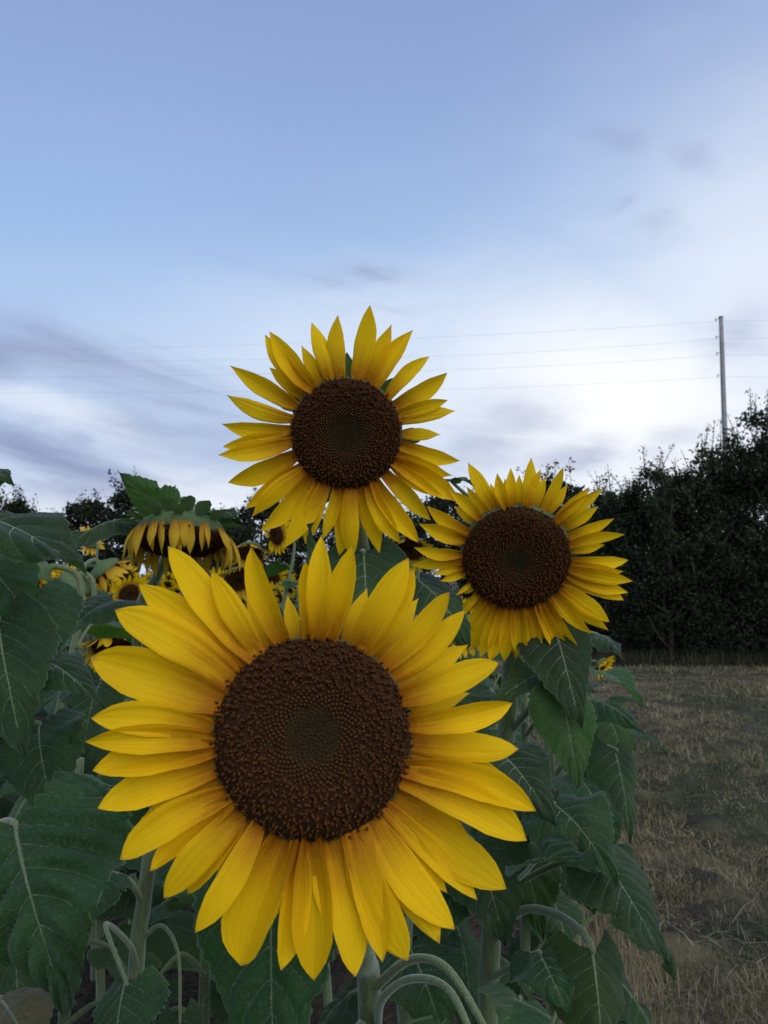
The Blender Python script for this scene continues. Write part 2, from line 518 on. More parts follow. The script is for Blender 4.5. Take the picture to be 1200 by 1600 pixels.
def bristles(pts, radii, n, seed, parent, ln=.0022):
    rng = np.random.default_rng(seed)
    c_ = np.array([tuple(p_) for p_ in catmull(pts, 6)])
    N = len(c_)
    seg = np.linalg.norm(np.diff(c_, axis=0), axis=1); cum = np.concatenate([[0], np.cumsum(seg)])
    t = rng.random(n) * cum[-1]
    i = np.clip(np.searchsorted(cum, t) - 1, 0, N - 2); f = (t - cum[i]) / np.maximum(seg[i], 1e-6)
    p_ = c_[i] * (1 - f)[:, None] + c_[i + 1] * f[:, None]
    tg = (c_[i + 1] - c_[i]) / np.maximum(seg[i], 1e-6)[:, None]
    rr_ = np.interp(t / cum[-1], np.linspace(0, 1, len(radii)), radii)
    d = rng.normal(0, 1, (n, 3)); d -= tg * (d * tg).sum(1)[:, None]; d /= np.linalg.norm(d, axis=1)[:, None]
    b = p_ + d * (rr_ * .97)[:, None]
    tip = b + (d + rng.normal(0, .35, (n, 3))) * (ln * rng.uniform(.5, 1.4, n))[:, None]
    w = tg * .00011
    V = np.stack([b - w, b + w, tip], 1).reshape(-1, 3)
    o_ = ob('bristles', np_mesh('bristles', V, np.arange(3 * n).reshape(n, 3), smooth=False), 'bristle', parent)
    o_['kind'] = 'stuff'
    return o_


def add_leaf(plant, base, tip, nrm, Wd, pet=None, m='leaf', pr=.0042, pn=6, lab=None, **kw):
    """plant: parent empty (unrotated); coordinates are world"""
    off = plant.location
    lo = lambda p_: Vector(p_) - off
    rb = []
    V, Fc, uv = leaf_mesh(lo(base), lo(tip), nrm, Wd, ribs=rb, **kw)
    lf = ob('leaf', np_mesh('leaf', V, Fc, uv), m, plant)
    if lab: lf['label'] = lab
    if pet:
        pts = [lo(p_) for p_ in pet] + [lo(base)] + [Vector(p_) for p_ in rb[0]]
        k_ = len(pet) + 1
        radii = list(np.linspace(pr * 1.35, pr * .8, k_)) + list(np.linspace(pr * .40, .0003, len(rb[0])))
        pv, pf = tube(pts, radii, 8, pn)
        ob('petiole', np_mesh('petiole', pv, pf), 'stem', lf)
        bristles(pts, radii, 420, kw.get('seed', 0), lf, .0019)
        sl = [tube(p_, [.0008, .0005, .00015], 5, 1) for p_ in rb[1:]]
        if sl:
            V, Fc = merge(sl)
            ob('ribs', np_mesh('ribs', V, Fc), 'rib', lf)['kind'] = 'stuff'
    return lf


# ------------------------------------------------------------------ petals, disc
PW_V = [0, .08, .22, .40, .56, .72, .85, .94, 1.0]
PW_W = [.46, .60, .83, .98, 1.0, .80, .44, .155, .0]

PW_B = [.50, .62, .79, .92, 1.0, .97, .78, .42, .03]


def petal_mesh(b, t, nrm, Wd, arch=.06, cup=.15, groove=.02, seed=0, twist=0.0, nu=9, nv=15, skew=0.0, blunt=0.0):
    rng = np.random.default_rng(seed)
    b = np.array(b); t = np.array(t); nrm = np.array(nrm, dtype=float)
    ch = t - b; L = np.linalg.norm(ch); dr = ch / L
    N = nrm - dr * nrm.dot(dr); N /= np.linalg.norm(N)
    S = np.cross(dr, N)
    v = np.linspace(0, 1, nv)[:, None]; u = np.linspace(-1, 1, nu)[None, :]
    wv = (np.interp(v, PW_V, PW_W) * (1 - blunt) + np.interp(v, PW_V, PW_B) * blunt) ** rng.uniform(.85, 1.2)
    mid = b + ch * v[..., None] + N * (arch * L * 4 * v * (1 - v))[..., None] + S * (skew * L * 4 * v * (1 - v))[..., None]
    x = u * wv * Wd / 2
    nick = rng.uniform(0, 6)
    x = x * (1 + .025 * np.sin(v * 17 + nick + u))
    z = cup * (np.abs(u) ** 1.6) * Wd * .5 * wv + groove * Wd * np.cos(u * 3 * np.pi) * (1 - v ** 2) + .02 * Wd * np.sin(v * 8 + nick) * u
    a = twist * v
    Sv = S * np.cos(a)[..., None] + N * np.sin(a)[..., None]
    Nv = N * np.cos(a)[..., None] - S * np.sin(a)[..., None]
    Pt = mid + Sv * x[..., None] + Nv * z[..., None]
    uv = np.stack([np.broadcast_to(.5 + .5 * u, x.shape), np.broadcast_to(v, x.shape)], -1)
    return Pt.reshape(-1, 3), grid_faces(nu, nv), uv.reshape(-1, 2)


def head_body(R, back, name='flower_head'):
    """disc plate with a shallow hollow in the middle and the green receptacle behind; +Z is the face"""
    prof = [(0, .010), (.25, .011), (.5, .014), (.75, .013), (.92, .006), (1.0, -.002), (1.04, -.012), (.95, -.024), (.65, -.038), (.35, -.046), (0.16, -.056), (0.10, -.075)]
    s = R / .075
    n = 40; V = []; Fc = []; mi = []
    for (r, z) in prof:
        for k in range(n):
            a = 2 * math.pi * k / n
            V.append((r * R * math.cos(a), r * R * math.sin(a), z * s))
    for i in range(len(prof) - 1):
        for k in range(n):
            k2 = (k + 1) % n
            Fc.append((i * n + k, i * n + k2, (i + 1) * n + k2, (i + 1) * n + k)); mi.append(0 if i < 5 else 1)
    Fc = [tuple(reversed(f_)) for f_ in Fc]
    return np_mesh(name, V, Fc, mi=mi)


def dome(r):
    return np.interp(r, [0, .25, .5, .75, .92, 1.0], [.010, .011, .014, .013, .006, -.002])


def florets_mesh(R, seed, NF=1500, green=.40, hi=1.0):
    rng = np.random.default_rng(seed)
    s = R / .075
    n = np.arange(NF) + .5
    r = np.sqrt(n / NF)
    th = n * math.pi * (3 - math.sqrt(5)) + seed
    jit = np.interp(r, [0, .5, .65, 1], [0, .003, .016, .022])
    x = r * np.cos(th) + rng.normal(0, 1, NF) * jit; y = r * np.sin(th) + rng.normal(0, 1, NF) * jit
    z0 = dome(r) * s
    sp = R * math.sqrt(math.pi / NF)
    V = []; Cc = []; Fc = []
    S5 = 5
    ang = np.arange(S5) * 2 * math.pi / S5
    o_ = 0
    for i in range(NF):
        ri = r[i]
        er = np.array([math.cos(th[i]), math.sin(th[i]), 0])
        c0 = np.array([x[i] * R, y[i] * R, z0[i] - .001])
        g1 = green
        gb = min(1, max(0, (ri - g1 + .10) / .16 + rng.normal(0, .12)))
        if ri < g1:                     # unopened green centre
            h = sp * (.55 + .2 * rng.random()); w0 = sp * .52; prof = ((w0, 0), (w0 * .9, .55), (w0 * .35, 1.0))
            lean = -er * .25 * h
            k = rng.random()
            ca = np.array((.018, .019, .009)); cb = np.array((.020, .023, .008)) * (0.8 + .5 * k)
            cb = cb * (1 - gb) + np.array((.070, .040, .014)) * gb
        elif ri < g1 + .20 + rng.normal(0, .06):         # buds, golden brown
            h = sp * (1.0 + .4 * rng.random()); w0 = sp * .50; prof = ((w0, 0), (w0 * .95, .6), (w0 * .3, 1.0))
            lean = -er * .12 * h
            cb = np.array((.092, .043, .014)) * rng.uniform(.75, 1.1); ca = cb * .5
        else:                           # open florets, dark brown with curling stigmas
            h = sp * rng.uniform(1.2, 1.9) * hi * (1 - .35 * max(0, ri - .85) / .15); w0 = sp * .36
            prof = ((w0, 0), (w0 * .75, .5), (w0 * 1.0, .82), (w0 * .3, 1.0))
            lean = (er * rng.uniform(.0, .45) + np.array([rng.normal(0, .2), rng.normal(0, .2), 0])) * h
            cb = np.array((.104, .041, .012)) * rng.uniform(.75, 1.12); ca = cb * .5
        up = np.array([0, 0, h]) + lean
        for (w_, t_) in prof:
            cc = c0 + up * t_
            for a in ang:
                V.append((cc[0] + w_ * math.cos(a), cc[1] + w_ * math.sin(a), cc[2]))
                Cc.append(ca + (cb - ca) * t_)
        np_ = len(prof)
        for j in range(np_ - 1):
            for k in range(S5):
                k2 = (k + 1) % S5
                Fc.append((o_ + j * S5 + k, o_ + j * S5 + k2, o_ + (j + 1) * S5 + k2, o_ + (j + 1) * S5 + k))
        Fc.append(tuple(o_ + (np_ - 1) * S5 + k for k in range(S5)))
        o_ += np_ * S5
        if np_ == 4 and rng.random() < .6:   # stigma arms: thin curled blades
            top = c0 + up
            for sgn in (1, -1):
                a = rng.uniform(0, 6.28)
                d_ = np.array([math.cos(a), math.sin(a), 0]); pz = np.array([-d_[1], d_[0], 0])
                l_ = sp * rng.uniform(.4, .75); w_ = sp * .09
                q = [top - pz * w_, top + pz * w_, top + d_ * l_ * .6 + np.array([0, 0, l_ * .5]) + pz * w_, top + d_ * l_ * .6 + np.array([0, 0, l_ * .5]) - pz * w_, top + d_ * l_ + np.array([0, 0, l_ * .25])]
                V += [tuple(v_) for v_ in q]
                Cc += [cb] * 5
                Fc += [(o_, o_ + 1, o_ + 2, o_ + 3), (o_ + 3, o_ + 2, o_ + 4)]
                o_ += 5
    return np_mesh('disc_florets', V, Fc, col=np.array(Cc), smooth=True)


def frame(center, face, upv=Vector((0, 0, 1))):
    z = face.normalized(); x = upv.cross(z).normalized(); y = z.cross(x)
    mw = Matrix((x, y, z)).transposed().to_4x4(); mw.translation = center
    return mw


def pix_on_plane(mw, px, py, zoff):
    """local coordinates where the view ray of a photo pixel meets the head's plane"""
    ray = (at(px, py, 1) - CAM)
    inv_ = mw.inverted()
    o_ = inv_ @ CAM; d_ = inv_.to_3x3() @ ray
    t = (zoff - o_.z) / d_.z
    return o_ + d_ * t


def big_head(plant, center, face, R, tips, seed, depthfn, wr=(.235, .31), nb=16, NF=1500, green=.4, pm='petal', fill=.17, blunt=.25):
    rng = random.Random(seed)
    mw = frame(center - plant.location, face)
    mww = frame(center, face)
    hd = ob('flower_head', head_body(R, None), ['disc_base', 'receptacle'], plant, mw)
    ob('disc_florets', florets_mesh(R, seed, NF, green), 'floret', hd)['kind'] = 'stuff'
    # shorter petals of the rear row fill the widest gaps
    c2d = [pix_on_plane(mww, t_[0], t_[1], 0) for t_ in tips]
    an = sorted((math.atan2(v_.y, v_.x), v_.length) for v_ in c2d)
    fills = []
    for i in range(len(an)):
        a0, l0 = an[i]; a1, l1 = an[(i + 1) % len(an)]
        g = (a1 - a0) % (2 * math.pi)
        if g > fill: fills.append(((a0 + g / 2), (l0 + l1) / 2 * rng.uniform(.76, .93)))
    for i, (a, l_) in enumerate(fills):
        b = Vector((math.cos(a) * R * .92, math.sin(a) * R * .92, -.011))
        t = Vector((math.cos(a) * l_, math.sin(a) * l_, rng.uniform(-.022, -.012)))
        V, Fc, uv = petal_mesh(b, t, (0, 0, 1), (l_ - R) * .31, .04, rng.uniform(0, .4), .025, seed * 77 + i, rng.uniform(-.3, .3))
        ob('petal', np_mesh('petal', V, Fc, uv), pm, hd)
    for i, tp in enumerate(tips):
        px, py = tp[0], tp[1]
        zo = depthfn(px, py, rng)
        if len(tp) > 2 and tp[2] is not None: zo = tp[2]
        loc = pix_on_plane(mww, px, py, zo)
        a = math.atan2(loc.y, loc.x) + rng.uniform(-.05, .05)
        lay = (i % 3)
        bz = -.002 * R / .075 - lay * .0028
        b = Vector((math.cos(a) * R * .93, math.sin(a) * R * .93, bz))
        L = (loc - b).length
        wd = L * rng.uniform(*wr)
        if len(tp) > 3: wd = L * tp[3]
        V, Fc, uv = petal_mesh(b, loc, (0, 0, 1), wd, rng.uniform(-.04, .11), rng.choice((rng.uniform(-.3, .5), rng.uniform(.4, 1.0))), rng.uniform(.015, .04), seed * 100 + i, rng.uniform(-.5, .5), skew=rng.uniform(-.06, .06), blunt=blunt * rng.uniform(.6, 1.2))
        ob('petal', np_mesh('petal', V, Fc, uv), pm, hd)
    for k in range(nb):
        a = 2 * math.pi * (k + rng.uniform(-.3, .3)) / nb
        l_ = R * rng.uniform(.35, .62)
        b = Vector((math.cos(a) * R * .90, math.sin(a) * R * .90, -.020 * R / .075))
        t = b + Vector((math.cos(a + .1) * l_, math.sin(a + .1) * l_, rng.uniform(-.012, .004)))
        V, Fc, uv = petal_mesh(b, t, (0, 0, 1), l_ * .5, .03, .3, .0, k, rng.uniform(-.4, .4), 5, 7)
        ob('bract', np_mesh('bract', V, Fc, uv), 'bract', hd)
    return hd, mww


def to_ground(p_, dx=0.0, dy=0.0):
    return Vector((p_.x + dx, p_.y + dy, 0))


def add_stem(plant, pts, radii, rng=None):
    v_, f_ = tube([Vector(p_) - plant.location for p_ in pts], radii, 12, 10)
    st_ = ob('stem', np_mesh('stem', v_, f_), 'stem', plant)
    bristles([Vector(p_) - plant.location for p_ in pts], radii, 5000, len(plant.name), st_, .0024)
    return st_


# ------------------------------------------------------------------ ground
def ground():
    rng = np.random.default_rng(5)
    near = np.arange(-2.0, 5.0, .05)
    def ext(a, sgn):
        o_ = []; s_ = .07; p_ = a
        while abs(p_) < 900:
            p_ += sgn * s_; s_ *= 1.16; o_.append(p_)
        return o_
    xs = np.array(ext(near[0], -1)[::-1] + list(near) + ext(near[-1], 1))
    ny = np.arange(.6, 6.0, .05)
    ys = np.array(ext(ny[0], -1)[::-1] + list(ny) + ext(ny[-1], 1))
    X, Y = np.meshgrid(xs, ys)
    Z = np.zeros_like(X)
    for k in range(26):
        f = rng.uniform(2, 26); a = rng.uniform(0, 6.28); ph = rng.uniform(0, 6.28)
        Z += np.sin((X * math.cos(a) + Y * math.sin(a)) * f + ph) * .016 / (1 + f * .12)
    Z += rng.normal(0, .006, Z.shape)
    Z *= np.clip(1.3 - np.hypot(X - 1, Y - 3) / 9, 0, 1)
    me = np_mesh('ground', np.stack([X, Y, Z], -1), grid_faces(len(xs), len(ys)))
    tag(ob('ground', me, 'ground'), kind='structure')


ground()


def grass():
    rng = np.random.default_rng(11)
    V = []; Fc = []; C_ = []
    def batch(n, x, y, h, w, lie, colA, colB, seed):
        r = np.random.default_rng(seed)
        a = r.uniform(0, 6.28, n); tilt = np.clip(r.normal(lie, .35, n), .05, 1.52)
        ln = h * r.uniform(.4, 1.25, n)
        dirx = np.cos(a) * np.sin(tilt); diry = np.sin(a) * np.sin(tilt); dz = np.cos(tilt)
        px_, py_ = -np.sin(a), np.cos(a)
        wv = w * r.uniform(.6, 1.3, n)
        b = np.stack([x, y, r.uniform(-.005, .012, n)], 1)
        d = np.stack([dirx, diry, dz], 1); pp = np.stack([px_, py_, r.uniform(-.4, .4, n)], 1)
        mid = b + d * (ln * .55)[:, None]
        tip = b + d * ln[:, None] + np.stack([dirx * ln * .2, diry * ln * .2, -ln * .22 * np.sin(tilt) ** 2], 1)
        tip[:, 2] = np.maximum(tip[:, 2], .004)
        vv = np.stack([b - pp * wv[:, None] / 2, b + pp * wv[:, None] / 2, mid + pp * wv[:, None] * .4, mid - pp * wv[:, None] * .4, tip], 1)
        k = r.random((n, 1))
        cc = (np.array(colA) * (1 - k) + np.array(colB) * k) * r.uniform(.7, 1.25, (n, 1))
        return vv.reshape(-1, 3), np.repeat(cc, 5, 0)
    def scatter(n, d0, d1, seed, mask):
        r = np.random.default_rng(seed)
        d = d0 * (d1 / d0) ** r.random(n)
        px_ = r.uniform(820, 1330, n)
        x = (px_ - 600) / FPX * d; y = d
        k = mask(x, y, r)
        return x[k], y[k]
    def patch(x, y, s, ph):
        return np.sin(x * 1.7 * s + ph) + np.sin(y * 1.3 * s - ph * 2) + np.sin((x + y) * 2.1 * s + ph * 3) + .6 * np.sin((x - y) * 4.7 * s)
    edge = lambda x, y: x > .42 + .05 * y
    VV = []; CC = []
    sets = [
        (90000, 1.7, 16, .036, .0018, 1.0, (.165, .138, .072), (.34, .29, .17), 1, lambda x, y, r: edge(x, y) & (patch(x, y, 1.5, .4) + r.normal(0, 1.2, len(x)) > -.4)),
        (44000, 1.7, 16, .060, .0017, .6, (.18, .15, .078), (.38, .325, .19), 2, lambda x, y, r: edge(x, y) & (patch(x, y, 2.2, 2.4) + r.normal(0, .8, len(x)) > .5)),
        (42000, 1.7, 17, .045, .0028, .7, (.042, .066, .026), (.105, .135, .06), 3, lambda x, y, r: edge(x, y) & (patch(x, y, 1.3, 4.4) + r.normal(0, .7, len(x)) > .45)),
        (900, 1.7, 6, .11, .0024, 1.38, (.26, .22, .15), (.46, .41, .30), 4, lambda x, y, r: edge(x, y)),
        (60000, 1.5, 9, .13, .0017, .42, (.17, .142, .072), (.39, .335, .20), 7, lambda x, y, r: edge(x, y) & (x < .72 + .07 * y + r.normal(0, .14, len(x)))),
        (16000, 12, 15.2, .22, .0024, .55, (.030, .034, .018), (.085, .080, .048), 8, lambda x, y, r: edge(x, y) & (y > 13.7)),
        (1200, 1.6, 4, .16, .0026, 1.45, (.20, .17, .12), (.40, .36, .27), 6, lambda x, y, r: x > .1),
    ]
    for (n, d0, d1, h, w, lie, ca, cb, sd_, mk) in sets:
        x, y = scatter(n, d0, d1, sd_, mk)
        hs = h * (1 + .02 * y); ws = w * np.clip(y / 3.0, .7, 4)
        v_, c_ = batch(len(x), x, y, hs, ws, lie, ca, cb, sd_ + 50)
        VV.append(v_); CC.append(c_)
    # straw litter beneath the crop, between the stems
    r = np.random.default_rng(77)
    n = 5000
    d = 1.2 * (4.5 / 1.2) ** r.random(n); x = r.uniform(-.9, .6, n) * d * .6
    v_, c_ = batch(n, x, d, np.full(n, .09), np.full(n, .0022), 1.4, (.07, .06, .045), (.22, .19, .14), 78)
    VV.append(v_); CC.append(c_)
    V = np.concatenate(VV); C_ = np.concatenate(CC)
    n = len(V) // 5
    i = np.arange(n)[:, None] * 5
    quads = np.concatenate([i + np.array([[0, 1, 2, 3]])], 0)
    tris = i + np.array([[3, 2, 4]])
    me = bpy.data.meshes.new('dry_grass')
    me.vertices.add(len(V)); me.vertices.foreach_set('co', V.astype(np.float32).ravel())
    loops = np.concatenate([quads.ravel(), tris.ravel()]).astype(np.int32)
    me.loops.add(len(loops)); me.loops.foreach_set('vertex_index', loops)
    me.polygons.add(2 * n)
    st = np.concatenate([np.arange(n) * 4, 4 * n + np.arange(n) * 3]).astype(np.int32)
    me.polygons.foreach_set('loop_start', st)
    me.polygons.foreach_set('loop_total', np.concatenate([np.full(n, 4), np.full(n, 3)]).astype(np.int32))
    me.update(calc_edges=True)
    a = me.color_attributes.new('col', 'FLOAT_COLOR', 'POINT')
    c4 = np.ones((len(V), 4), dtype=np.float32); c4[:, :3] = C_
    a.data.foreach_set('color', c4.ravel())
    tag(ob('dry_grass', me, 'blade'), 'dry straw-coloured mown grass on the field margin', 'grass', kind='stuff')


grass()

# ------------------------------------------------------------------ trees and hedge
def tree(name, px, d, top_px, wpx, seed, label, cat, group, nleaf=9000, leaf=.09, base_h=.0, cols=((.012, .020, .009), (.030, .046, .018)), shoots=14, cone=0.0):
    rng = np.random.default_rng(seed)
    x0 = (px - 600) / FPX * d
    gpos = Vector((x0, d, 0))
    top = (900 - top_px) / FPX * d + 1.5
    wid = wpx / FPX * d
    e = empty(name, gpos, label, cat, group)
    r3 = random.Random(seed)
    # trunk with limbs
    parts = [tube([(0, 0, -.1), (.06, 0, top * .3), (-.05, .05, top * .62), (.02, 0, top * .9)], [top * .022 + .03, top * .018 + .02, top * .010 + .01, .008], 8, 4)]
    limbs = []
    for k in range(9):
        a = k * 2.4 + r3.uniform(-.4, .4); h0 = top * r3.uniform(.12, .6)
        l_ = wid * .45 * r3.uniform(.6, 1.0)
        p1 = (math.cos(a) * l_ * .5, math.sin(a) * l_ * .5, h0 + l_ * .3); p2 = (math.cos(a) * l_, math.sin(a) * l_, min(h0 + l_ * .75, top * .9))
        parts.append(tube([(0, 0, h0), p1, p2], [.03 + top * .006, .02, .006], 6, 4))
        limbs.append(p2)
    V, Fc = merge(parts)
    ob('trunk', np_mesh('trunk', V, Fc), 'bark', e)
    # crown: clumps of leaves through an uneven volume
    ncl = 100
    cl = []
    for k in range(ncl):
        t = rng.random() ** .85
        hh = base_h * top + (top * .93 - base_h * top) * t
        prof = math.sqrt(max(.05, 1 - ((t - .38) / .66) ** 2)) * (1 - cone * t)
        a = rng.uniform(0, 6.28); rr = wid * .5 * prof * math.sqrt(rng.uniform(.15, 1))
        cr = wid * rng.uniform(.10, .20) * (1 - .35 * t)
        cl.append((rr * math.cos(a), rr * math.sin(a) * .8, min(hh, top - cr * .7), cr))
    cl = np.array(cl)
    wts = cl[:, 3] ** 2; wts /= wts.sum()
    idx = rng.choice(ncl, nleaf, p=wts)
    dv = rng.normal(0, 1, (nleaf, 3)); dv /= np.linalg.norm(dv, axis=1, keepdims=True)
    rad_ = cl[idx, 3] * rng.uniform(.2, 1.15, nleaf)
    c_ = cl[idx, :3] + dv * rad_[:, None] * np.array([1, 1, .85])
    c_[:, 2] = np.maximum(c_[:, 2], .03)
    size = leaf * rng.uniform(.6, 1.3, nleaf)
    # upright shoots over the top
    sc_, ss_ = [], []
    sparts = []
    for k in range(shoots):
        b = cl[rng.choice(ncl, p=(cl[:, 2] ** 4) / (cl[:, 2] ** 4).sum())]
        hgt = rng.uniform(.25, 1.0) * top * .18; ax_ = rng.normal(0, .38, 2)
        n_ = int(16 + 22 * rng.random())
        t = rng.random(n_)
        p_ = np.stack([b[0] + ax_[0] * hgt * t, b[1] + ax_[1] * hgt * t, b[2] + b[3] * .6 + hgt * t], 1) + rng.normal(0, leaf * .6, (n_, 3)) * (1.1 - .4 * t)[:, None]
        sc_.append(p_); ss_.append(leaf * rng.uniform(.45, .9, n_))
        sparts.append(tube([(b[0], b[1], b[2]), (b[0] + ax_[0] * hgt, b[1] + ax_[1] * hgt, b[2] + b[3] * .6 + hgt)], [.012, .004], 4, 1))
    if shoots:
        c_ = np.concatenate([c_] + sc_); size = np.concatenate([size] + ss_)
        V, Fc = merge(sparts); ob('shoot_twigs', np_mesh('shoot_twigs', V, Fc), 'bark', e)['kind'] = 'stuff'
    n = len(c_)
    nv = rng.normal(0, 1, (n, 3)) + np.array([0, 0, .7]); nv /= np.linalg.norm(nv, axis=1, keepdims=True)
    t1 = np.cross(nv, rng.normal(0, 1, (n, 3))); t1 /= np.linalg.norm(t1, axis=1, keepdims=True)
    t2 = np.cross(nv, t1)
    s1 = size[:, None]; s2 = size[:, None] * .55
    vv = np.stack([c_ - t1 * s1 * .5, c_ + t2 * s2 * .5 + nv * s1 * .08, c_ + t1 * s1 * .5, c_ - t2 * s2 * .5 + nv * s1 * .08], 1)
    k = rng.random((n, 1))
    cc = np.array(cols[0]) * (1 - k) + np.array(cols[1]) * k
    cl_t = rng.uniform(.7, 1.3, ncl)
    mul = np.ones(n); mul[:nleaf] = cl_t[idx]
    cc = cc * mul[:, None]
    f_ = np.arange(n * 4).reshape(n, 4)
    ob('crown', np_mesh('crown', vv.reshape(-1, 3), f_, col=np.repeat(cc, 4, 0), smooth=False), 'foliage', e)
    return e


HG = 'trees of the hedge on the right'
hedge = [
    (1330, 15.2, 560, 260, 'bushy hedge tree beyond the right edge of the photo, tallest of the hedge'),
    (1212, 15.0, 622, 170, 'tall leafy hedge tree at the right edge of the photo, right of the pole'),
    (1128, 15.4, 682, 170, 'dark hedge bush standing in front of the foot of the utility pole'),
    (1045, 15.2, 716, 150, 'dark hedge bush with loose upright shoots just left of the utility pole'),
    (985, 15.6, 752, 130, 'lower dark hedge bush just right of the right-hand sunflower head'),
    (925, 16.6, 762, 130, 'hedge bush directly behind the right petals of the right-hand sunflower'),
]
hedge += [
    (1010, 18.6, 775, 190, 'hedge tree of the rear row, between the right-hand sunflower and the pole'),
    (1095, 18.8, 735, 190, 'hedge tree of the rear row, just left of the pole'),
    (1185, 18.6, 700, 190, 'hedge tree of the rear row, right of the pole'),
    (1280, 18.8, 670, 200, 'hedge tree of the rear row at the right edge of the photo'),
    (940, 19.5, 790, 170, 'hedge tree of the rear row, behind the right-hand sunflower head'),
]
for i, (px, d, tp, wp, lb) in enumerate(hedge):
    tree('hedge_tree', px, d, tp, wp * 1.25, 200 + i, lb, 'tree', HG, 26000, .075, .0, cols=((.014, .025, .010), (.036, .058, .020)), shoots=18)
low = [(960, 14.9, 905, 120), (1040, 14.6, 890, 130), (1120, 14.6, 880, 140), (1200, 14.6, 870, 150)]
low_l = ['low dark shrub at the hedge foot nearest the sunflowers', 'low dark shrub at the hedge foot, second from the sunflowers', 'low dark shrub at the hedge foot below the utility pole', 'low dark shrub at the hedge foot at the right edge of the photo']
for i, (px, d, tp, wp) in enumerate(low):
    tree('hedge_shrub', px, d, tp, wp * 1.2, 240 + i, low_l[i], 'shrub', 'low shrubs along the hedge foot', 6000, .06, 0, cols=((.010, .013, .007), (.026, .030, .014)), shoots=4)  # shrub leaf colours darkened to carry the shade under the hedge trees
far = [
    (852, 24, 738, 130, 'round dark tree rising behind the top petals of the right-hand sunflower'),
    (780, 27, 770, 120, 'dark tree behind the left petals of the right-hand sunflower'),
    (690, 28, 768, 130, 'dark tree seen in the gap between the top and right sunflowers'),
    (600, 30, 790, 120, 'dark tree hidden behind the bottom of the top sunflower'),
    (500, 30, 800, 130, 'dark distant tree behind the lower left petals of the top sunflower'),
    (410, 29, 778, 120, 'dark distant tree just left of the top sunflower'),
    (325, 33, 800, 120, 'low distant tree right of the leaf above the nodding sunflower head'),
    (212, 27, 755, 110, 'dark distant tree directly behind the nodding sunflower head, highest on the left'),
    (140, 29, 774, 90, 'dark distant tree left of the nodding sunflower head'),
    (80, 36, 812, 110, 'lowest distant tree in the dip of the left skyline'),
    (22, 28, 775, 80, 'dark distant tree at the left edge of the photo'),
    (-60, 28, 750, 130, 'dark distant tree beyond the left edge of the photo'),
]
for i, (px, d, tp, wp, lb) in enumerate(far):
    tree('distant_tree', px, d, tp, wp * 1.35, 300 + i, lb, 'tree', 'trees behind the far end of the sunflower field', 14000, .15, .0, cols=((.014, .022, .010), (.032, .046, .018)), shoots=12)

# ------------------------------------------------------------------ utility pole and wires
PD = 36.0
ptop = at(1126.5, 496, PD)
pole = empty('utility_pole', (ptop.x, ptop.y, 0), 'tall grey utility pole rising behind the hedge on the right', 'utility pole')
v_, f_ = tube([(0, 0, -.3), (0, 0, ptop.z * .5), (0, 0, ptop.z)], [.15, .12, .088], 12, 4)
ob('shaft', np_mesh('shaft', v_, f_), 'pole', pole)
v_, f_ = tube([(0, 0, ptop.z - .02), (0, 0, ptop.z + .04), (0, 0, ptop.z + .05)], [.10, .10, .03], 12, 1)
ob('cap', np_mesh('cap', v_, f_), 'metal', pole)
wires = [(499, 526, 548), (527, 556, 566), (553, 578, 590), (588, 608, 614)]
wlab = ['topmost thin power line running left from the pole', 'second power line from the top, left and right of the pole',
        'third power line from the top, left and right of the pole', 'lowest power line, nearest the trees']
for i, (ya, yb, yc) in enumerate(wires):
    z = at(1126.5, ya, PD).z - ptop.z * 0
    parts = []
    parts.append(tube([(-.05, 0, z), (-.22, -.02, z + .02), (-.26, -.02, z + .02)], [.012, .012, .014], 6, 1))
    parts.append(tube([(-.24, -.02, z - .10), (-.24, -.02, z - .04), (-.24, -.02, z + .03)], [.016, .026, .016], 8, 2))
    V, Fc = merge(parts)
    ob('insulator', np_mesh('insulator', V, Fc), 'metal', pole)
    A = Vector((ptop.x - .24, ptop.y - .02, z - .10))
    # the line runs off to the left, a little further away, sagging; and on to the right
    pts = [at(3200, ya - 60, PD * .9), at(2100, ya + 10, PD * .95), at(1500, ya + 8, PD * .98), at(1250, ya + 2, PD * .995), A, at(1000, ya + (yb - ya) * .42, PD * 1.03), at(700, yb, PD * 1.12), at(300, yb + (yc - yb) * .7, PD * 1.25), at(0, yc, PD * 1.36), at(-800, yc + 10, PD * 1.6)]
    v_, f_ = tube(pts, [.0036, .0036], 5, 8)
    tag(ob('power_line', np_mesh('power_line', v_, f_), 'wire'), wlab[i], 'wire', 'power lines on the pole')

# ------------------------------------------------------------------ the three main sunflowers
rr = random.Random(3)
TOCAM = cv(0, 0, 1)

# --- A: the big near flower
tipsA = [(502, 837, .035), (552, 851, .03), (638, 872), (647, 888), (703, 925), (727, 953), (779, 1036), (801, 1098), (811, 1170), (837, 1267), (823, 1313), (791, 1389), (746, 1406, None, .18), (710, 1452), (687, 1474), (637, 1501), (598, 1503, None, .25), (555, 1526), (490, 1532), (439, 1516, None, .24), (378, 1509, None, .38), (305, 1457), (293, 1397, None, .22), (256, 1403), (235, 1361), (188, 1343), (152, 1263), (145, 1204), (132, 1159, None, .22), (142, 1122), (142, 1027, None, .36), (180, 953), (216, 912), (263, 854), (330, 891), (393, 854), (476, 878, .028)]
cA = at(489, 1150, .61)
gA = to_ground(at(578, 1600, .84))
plA = empty('sunflower', gA, 'largest sunflower in front, face-on at the bottom of the photo', 'sunflower', 'blooming sunflowers facing the viewer')
faceA = (CAM - cA).normalized() + Vector((0, 0, .03))


def depthA(px, py, r):
    k = (1150 - py) / 350.0
    return -.004 + .030 * max(0, k) + r.uniform(-.010, .012) - .008 * max(0, -k)


